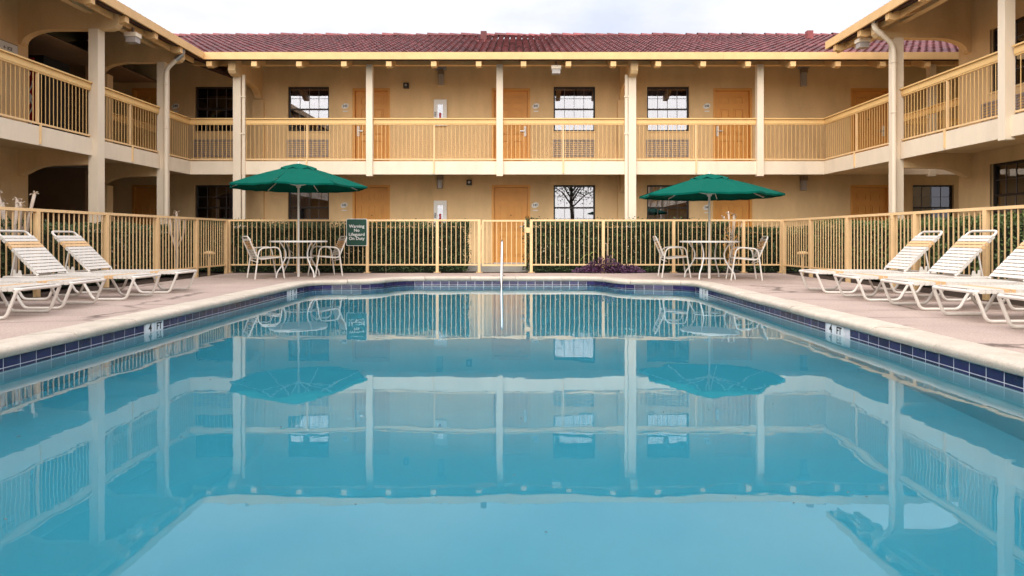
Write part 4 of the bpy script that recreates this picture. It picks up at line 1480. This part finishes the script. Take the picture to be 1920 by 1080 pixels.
def frangipani(x, y, h, sp, n, label):
    t = thing('frangipani_shrub', (x, y, 0), label, 'shrub', 'pale bare stemmed shrubs')
    part('trunk', MB().tube([(x, y, -.05), (x + .02, y, h * .35), (x, y, h * .55)], [.035, .03, .026], 8), 'stem_pale', t, True)
    for k in range(n):
        a = 2 * math.pi * k / n + rnd.uniform(-.4, .4)
        l = rnd.uniform(.35, .48) * h; r_ = sp * rnd.uniform(.5, 1.0)
        p0 = Vector((x, y, h * rnd.uniform(.35, .55)))
        p2 = p0 + Vector((math.cos(a) * r_, math.sin(a) * r_ * .6, l))
        p1 = p0.lerp(p2, .5) + Vector((math.cos(a) * r_ * .25, 0, -.02))
        br = part('branch', MB().tube([p0, p1, p2, p2 + Vector((0, 0, .015))], [.022, .021, .024, .012], 8), 'stem_pale', t, True)
        lm = MB()
        for q in range(7):
            b_ = rnd.uniform(0, 6.28)
            big_leaf(lm, p2, p2 + Vector((math.cos(b_) * .06, math.sin(b_) * .06, rnd.uniform(-.01, .06))), .014, .015, 3)
        part('leaf_tuft', lm, 'leaf_pale', t, False, None, False)
frangipani(-7.2, 9.8, 1.50, .30, 7, 'pale stubby branched shrub rising over the left fence, near left edge')
frangipani(-6.95, 14.0, 1.45, .22, 6, 'pale stubby branched shrub in front of the far left downspout post')
frangipani(5.17, 16.35, 1.45, .30, 6, 'pale stubby branched shrub behind the right umbrella table')

# path lights in the beds
def path_light(x, y, label):
    t = thing('path_light', (x, y, 0), label, 'garden light', 'yellow garden path lights')
    part('stake', MB().tube([(x, y, -.05), (x, y, .42)], .03, 8), 'fence_yellow', t, True)
    part('hood', MB().lathe([(.12, 0), (.125, .02), (.10, .05), (.03, .07)], 16, (x, y, .44)), 'fence_yellow', t, True)
    part('lens', MB().lathe([(.05, 0), (.05, .06)], 12, (x, y, .385)), 'lamp_glass', t, True)
path_light(6.34, 15.05, 'yellow mushroom path light behind the right fence near its far corner')
path_light(-6.82, 15.2, 'yellow mushroom path light in place of a lattice piece behind the left fence near its far corner')  # mushroom light shape takes the place of a yellowish lattice piece

# leaves and specks floating on the water
fl = MB()
for _ in range(46):
    x, y = rnd.uniform(-3.3, 2.9), rnd.choice((rnd.uniform(2.1, 5), rnd.uniform(2.1, 10)))
    s = rnd.uniform(.004, .012); a = rnd.uniform(0, 3.14)
    c_, s_ = math.cos(a) * s, math.sin(a) * s
    fl.add([(x - c_, y - s_, WATER + .002), (x + s_ * .4, y - c_ * .4, WATER + .004), (x + c_, y + s_, WATER + .002), (x - s_ * .4, y + c_ * .4, WATER + .004)], [(0, 1, 2, 3)])
tag(part('floating_debris', fl, 'bark', None, False, None, False), 'tiny dark leaf specks floating on the pool water', 'debris', None, 'stuff')

# trees in the courtyard behind the camera (they show only in the window panes)
def tree(x, y, h, cr, label, nl=2600):
    t = thing('courtyard_tree', (x, y, 0), label, 'tree', 'courtyard trees')
    part('trunk', MB().tube([(x, y, -.1), (x + .06, y, h * .25), (x - .05, y + .05, h * .5), (x, y, h * .62)], [.16, .13, .11, .08], 10), 'bark', t, True)
    tips = []
    br = MB()
    for k in range(9):
        a = k * 2.4; p0 = Vector((x, y, h * (.42 + .02 * k)))
        p2 = p0 + Vector((math.cos(a) * cr * .75, math.sin(a) * cr * .75, h * rnd.uniform(.18, .36)))
        p1 = p0.lerp(p2, .5) + Vector((0, 0, .2))
        br.tube([p0, p1, p2], [.06, .04, .02], 6)
        tips += [p1, p2, p2]
    part('limbs', br, 'bark', t, True)
    lm = MB()
    def smp():
        q = rnd.choice(tips)
        o = Vector((rnd.gauss(0, .5), rnd.gauss(0, .5), rnd.gauss(0, .38)))
        return q + o, (0, 0, .5)
    leaf_cloud(lm, nl, smp, .16)
    part('crown', lm, 'leaf_mid', t, False, None, False)
tree(3.7, -7.5, 6.5, 2.2, 'slim tree behind the photographer, mirrored in the middle ground floor window')
tree(-2.6, -16.0, 7.0, 2.6, 'bushier tree far behind the photographer')
